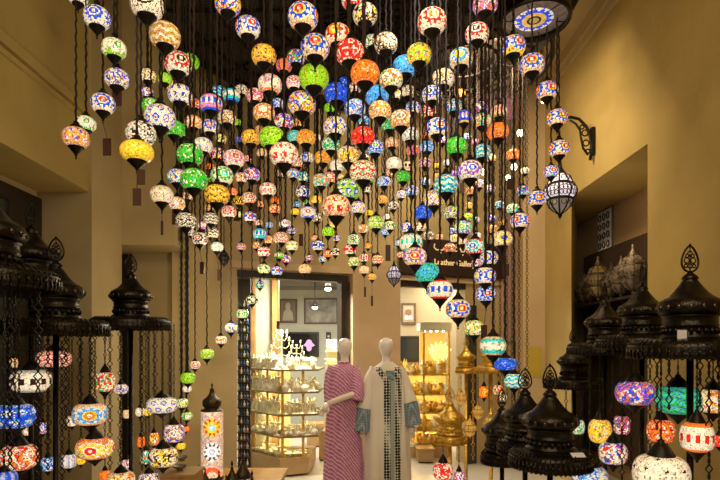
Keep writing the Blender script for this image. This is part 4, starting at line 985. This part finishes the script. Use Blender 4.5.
def small_lamp(x, ytop, w, d, cols, pat, label, i):
    c = P(x, ytop, d); s = w*d/F/2; zb = .34; hh = c.z-zb
    r = empty('small_domed_lantern', (c.x, d, zb), label, 'lantern', 'small domed lanterns on the low table')
    hb = max(.05, hh-s*3.1)
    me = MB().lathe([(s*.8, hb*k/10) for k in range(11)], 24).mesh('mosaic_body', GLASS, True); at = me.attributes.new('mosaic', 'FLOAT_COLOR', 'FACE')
    q, e = np.divmod(np.arange(240), 24); lon = (e+.5)*2*math.pi/24; vv = (q+.5)/5-1
    cc = globe_colors(lon, vv*1.4, vv, cols, pat, np.random.default_rng(i)); at.data.foreach_set('color', np.concatenate([cc, np.ones((240, 1))], 1).ravel().astype(np.float32))
    link('mosaic_body', me, r)
    MB().lathe([(s*.82, 0), (s, s*.1), (s*.95, s*.4), (s*.7, s*.9), (s*.35, s*1.5), (s*.16, s*2.0), (s*.2, s*2.1), (s*.06, s*2.3), (s*.18, s*2.6), (s*.12, s*2.85), (.001, s*3.1)], 16, (0, 0, hb)).build('dome', DB, r, True)
    MB().lathe([(s*.9, 0), (s*.95, .01), (s*.8, .02), (.001, .001)], 16).build('foot', DB, r, True)
for i, a in enumerate(((199, 464, 10, 4.6, 'wgk', 'x', 'leftmost small domed lantern, beside the tower lamp'), (205, 467, 10, 4.4, 'wky', 'd', 'small domed lantern in front of the tower lamp, left'), (219, 470, 10, 4.35, 'ywo', 'x', 'small domed lantern in front of the tower lamp, right'),
                       (232, 460, 16, 4.6, 'swk', 'x', 'dark domed lantern right of the tower lamp'), (243, 452, 17, 4.75, 'swb', 'x', 'tallest dark domed lantern, below the perfume rack'), (193, 470, 9, 4.35, 'gwk', 'x', 'tiny domed lantern at the table front corner'), (252, 470, 15, 4.4, 'bsw', 'c', 'dark domed lantern at the right end of the table'), (226, 474, 12, 4.28, 'rwo', 'x', 'small domed lantern in the front row centre'))):
    small_lamp(*a, i+900)
bx = empty('wooden_crate', P(176, 480, 3.9)-Vector((0, 0, .55)), 'orange lit wooden box left of the small domed lanterns', 'box')
bx.location.z = 0
MB().box(-.12, .13, 0, .25, .02, .66).build('body', WOOD, bx); MB().box(-.13, .14, -.01, .26, .66, .68).build('lid', BASEWOOD, bx); MB().box(-.11, .12, .01, .24, 0, .02).build('foot', DARKWOOD, bx)
for i, (x, y, w) in enumerate(((180, 458, 16), (182, 450, 14))):
    q = P(x, y, 4.02); s = .7*w*4.02/F
    o = bpy.data.objects.new('metal_bowl', MB().lathe([(r*s, z_*s) for r, z_ in BOWL], 20).mesh('metal_bowl', SILVERDARK)); COL.objects.link(o); o.location = (q.x, 4.02, .68+i*.075)
    tag(o, ('lower grey bowl stacked on the wooden box', 'upper grey bowl stacked on the wooden box')[i], 'bowl', 'bowls on the wooden box')

# ------------------------------------------------------------------ right alcove shelf with antique lanterns
al = empty('alcove_shelf', (2.95, 6.1, 2.13), 'dark wooden shelf unit in the right wall alcove', 'shelf')
MB().prism([(-.2, -1.2), (.22, -1.2), (.22, 1.2), (-.02, .9), (-.2, .55)], 0, .03).build('shelf_board', DARKWOOD, al)
MB().box(.19, .225, -1.2, 1.2, -1.9, .75).build('back_board', mat('umber_board', (.06, .035, .02), .6), al)
MB().prism([(-.2, -1.2), (.19, -1.2), (.19, 1.0), (-.02, .9), (-.2, .55)], -.5, -.47).build('shelf_board', DARKWOOD, al)
for i, (px, y, s, lab, gp) in enumerate(((577, 6.85, .10, 'leftmost small silvery lantern on the alcove shelf', 0), (584, 6.65, .11, 'second silvery lantern from the left on the alcove shelf', 0), (590, 6.5, .10, 'third silvery lantern from the left on the alcove shelf', 0),
        (598, 6.2, .15, 'big gold-tinted lantern in the middle of the alcove shelf', 1), (611, 6.0, .12, 'silvery lantern right of the gold-tinted one on the alcove shelf', 0), (621, 5.75, .13, 'silvery lantern left of the last one on the alcove shelf', 0), (633, 5.45, .15, 'large silvery lantern at the right end of the alcove shelf', 0))):
    openwork('antique_lantern', px, HY-(2.16+s*1.75-H)*F/y, 2*s*F/y, y, lab, mat('gold_pane', (.5, .36, .12), .4) if gp else mat('silver_pane', (.26, .2, .15), .4), None, 'antique lanterns on the alcove shelf', SILVERDARK)
pc = P(606, 228, 5.9*3.14/3.1); kx = 3.17
r = empty('framed_plaque', (3.165, 6.7, 3.12), 'white framed decorative plaque high on the alcove wall', 'plaque')
MB().box(-.015, .01, -.2, .2, -.28, .28).build('frame', SILVERDARK, r)
m = MB().box(-.02, -.014, -.18, .18, -.26, .26); m.build('panel', PAPER, r)
m = MB()
for a in range(3):
    for b in range(4): m.tube([Vector((-.024, -.11+.11*a+.035*math.cos(t), -.18+.12*b+.04*math.sin(t))) for t in [i*math.pi/4 for i in range(9)]], .008, 4, False)
m.build('scroll_ornament', IRON2, r)

o = MB().box(-.09, .09, -.012, 0, -.2, .2).build('yellow_notice', mat('yellow_notice', (.6, .45, .06), .6)); o.location = (2.36, 7.02, 1.42)
tag(o, 'faded yellow notice on the tan pillar behind the low black stands', 'notice')
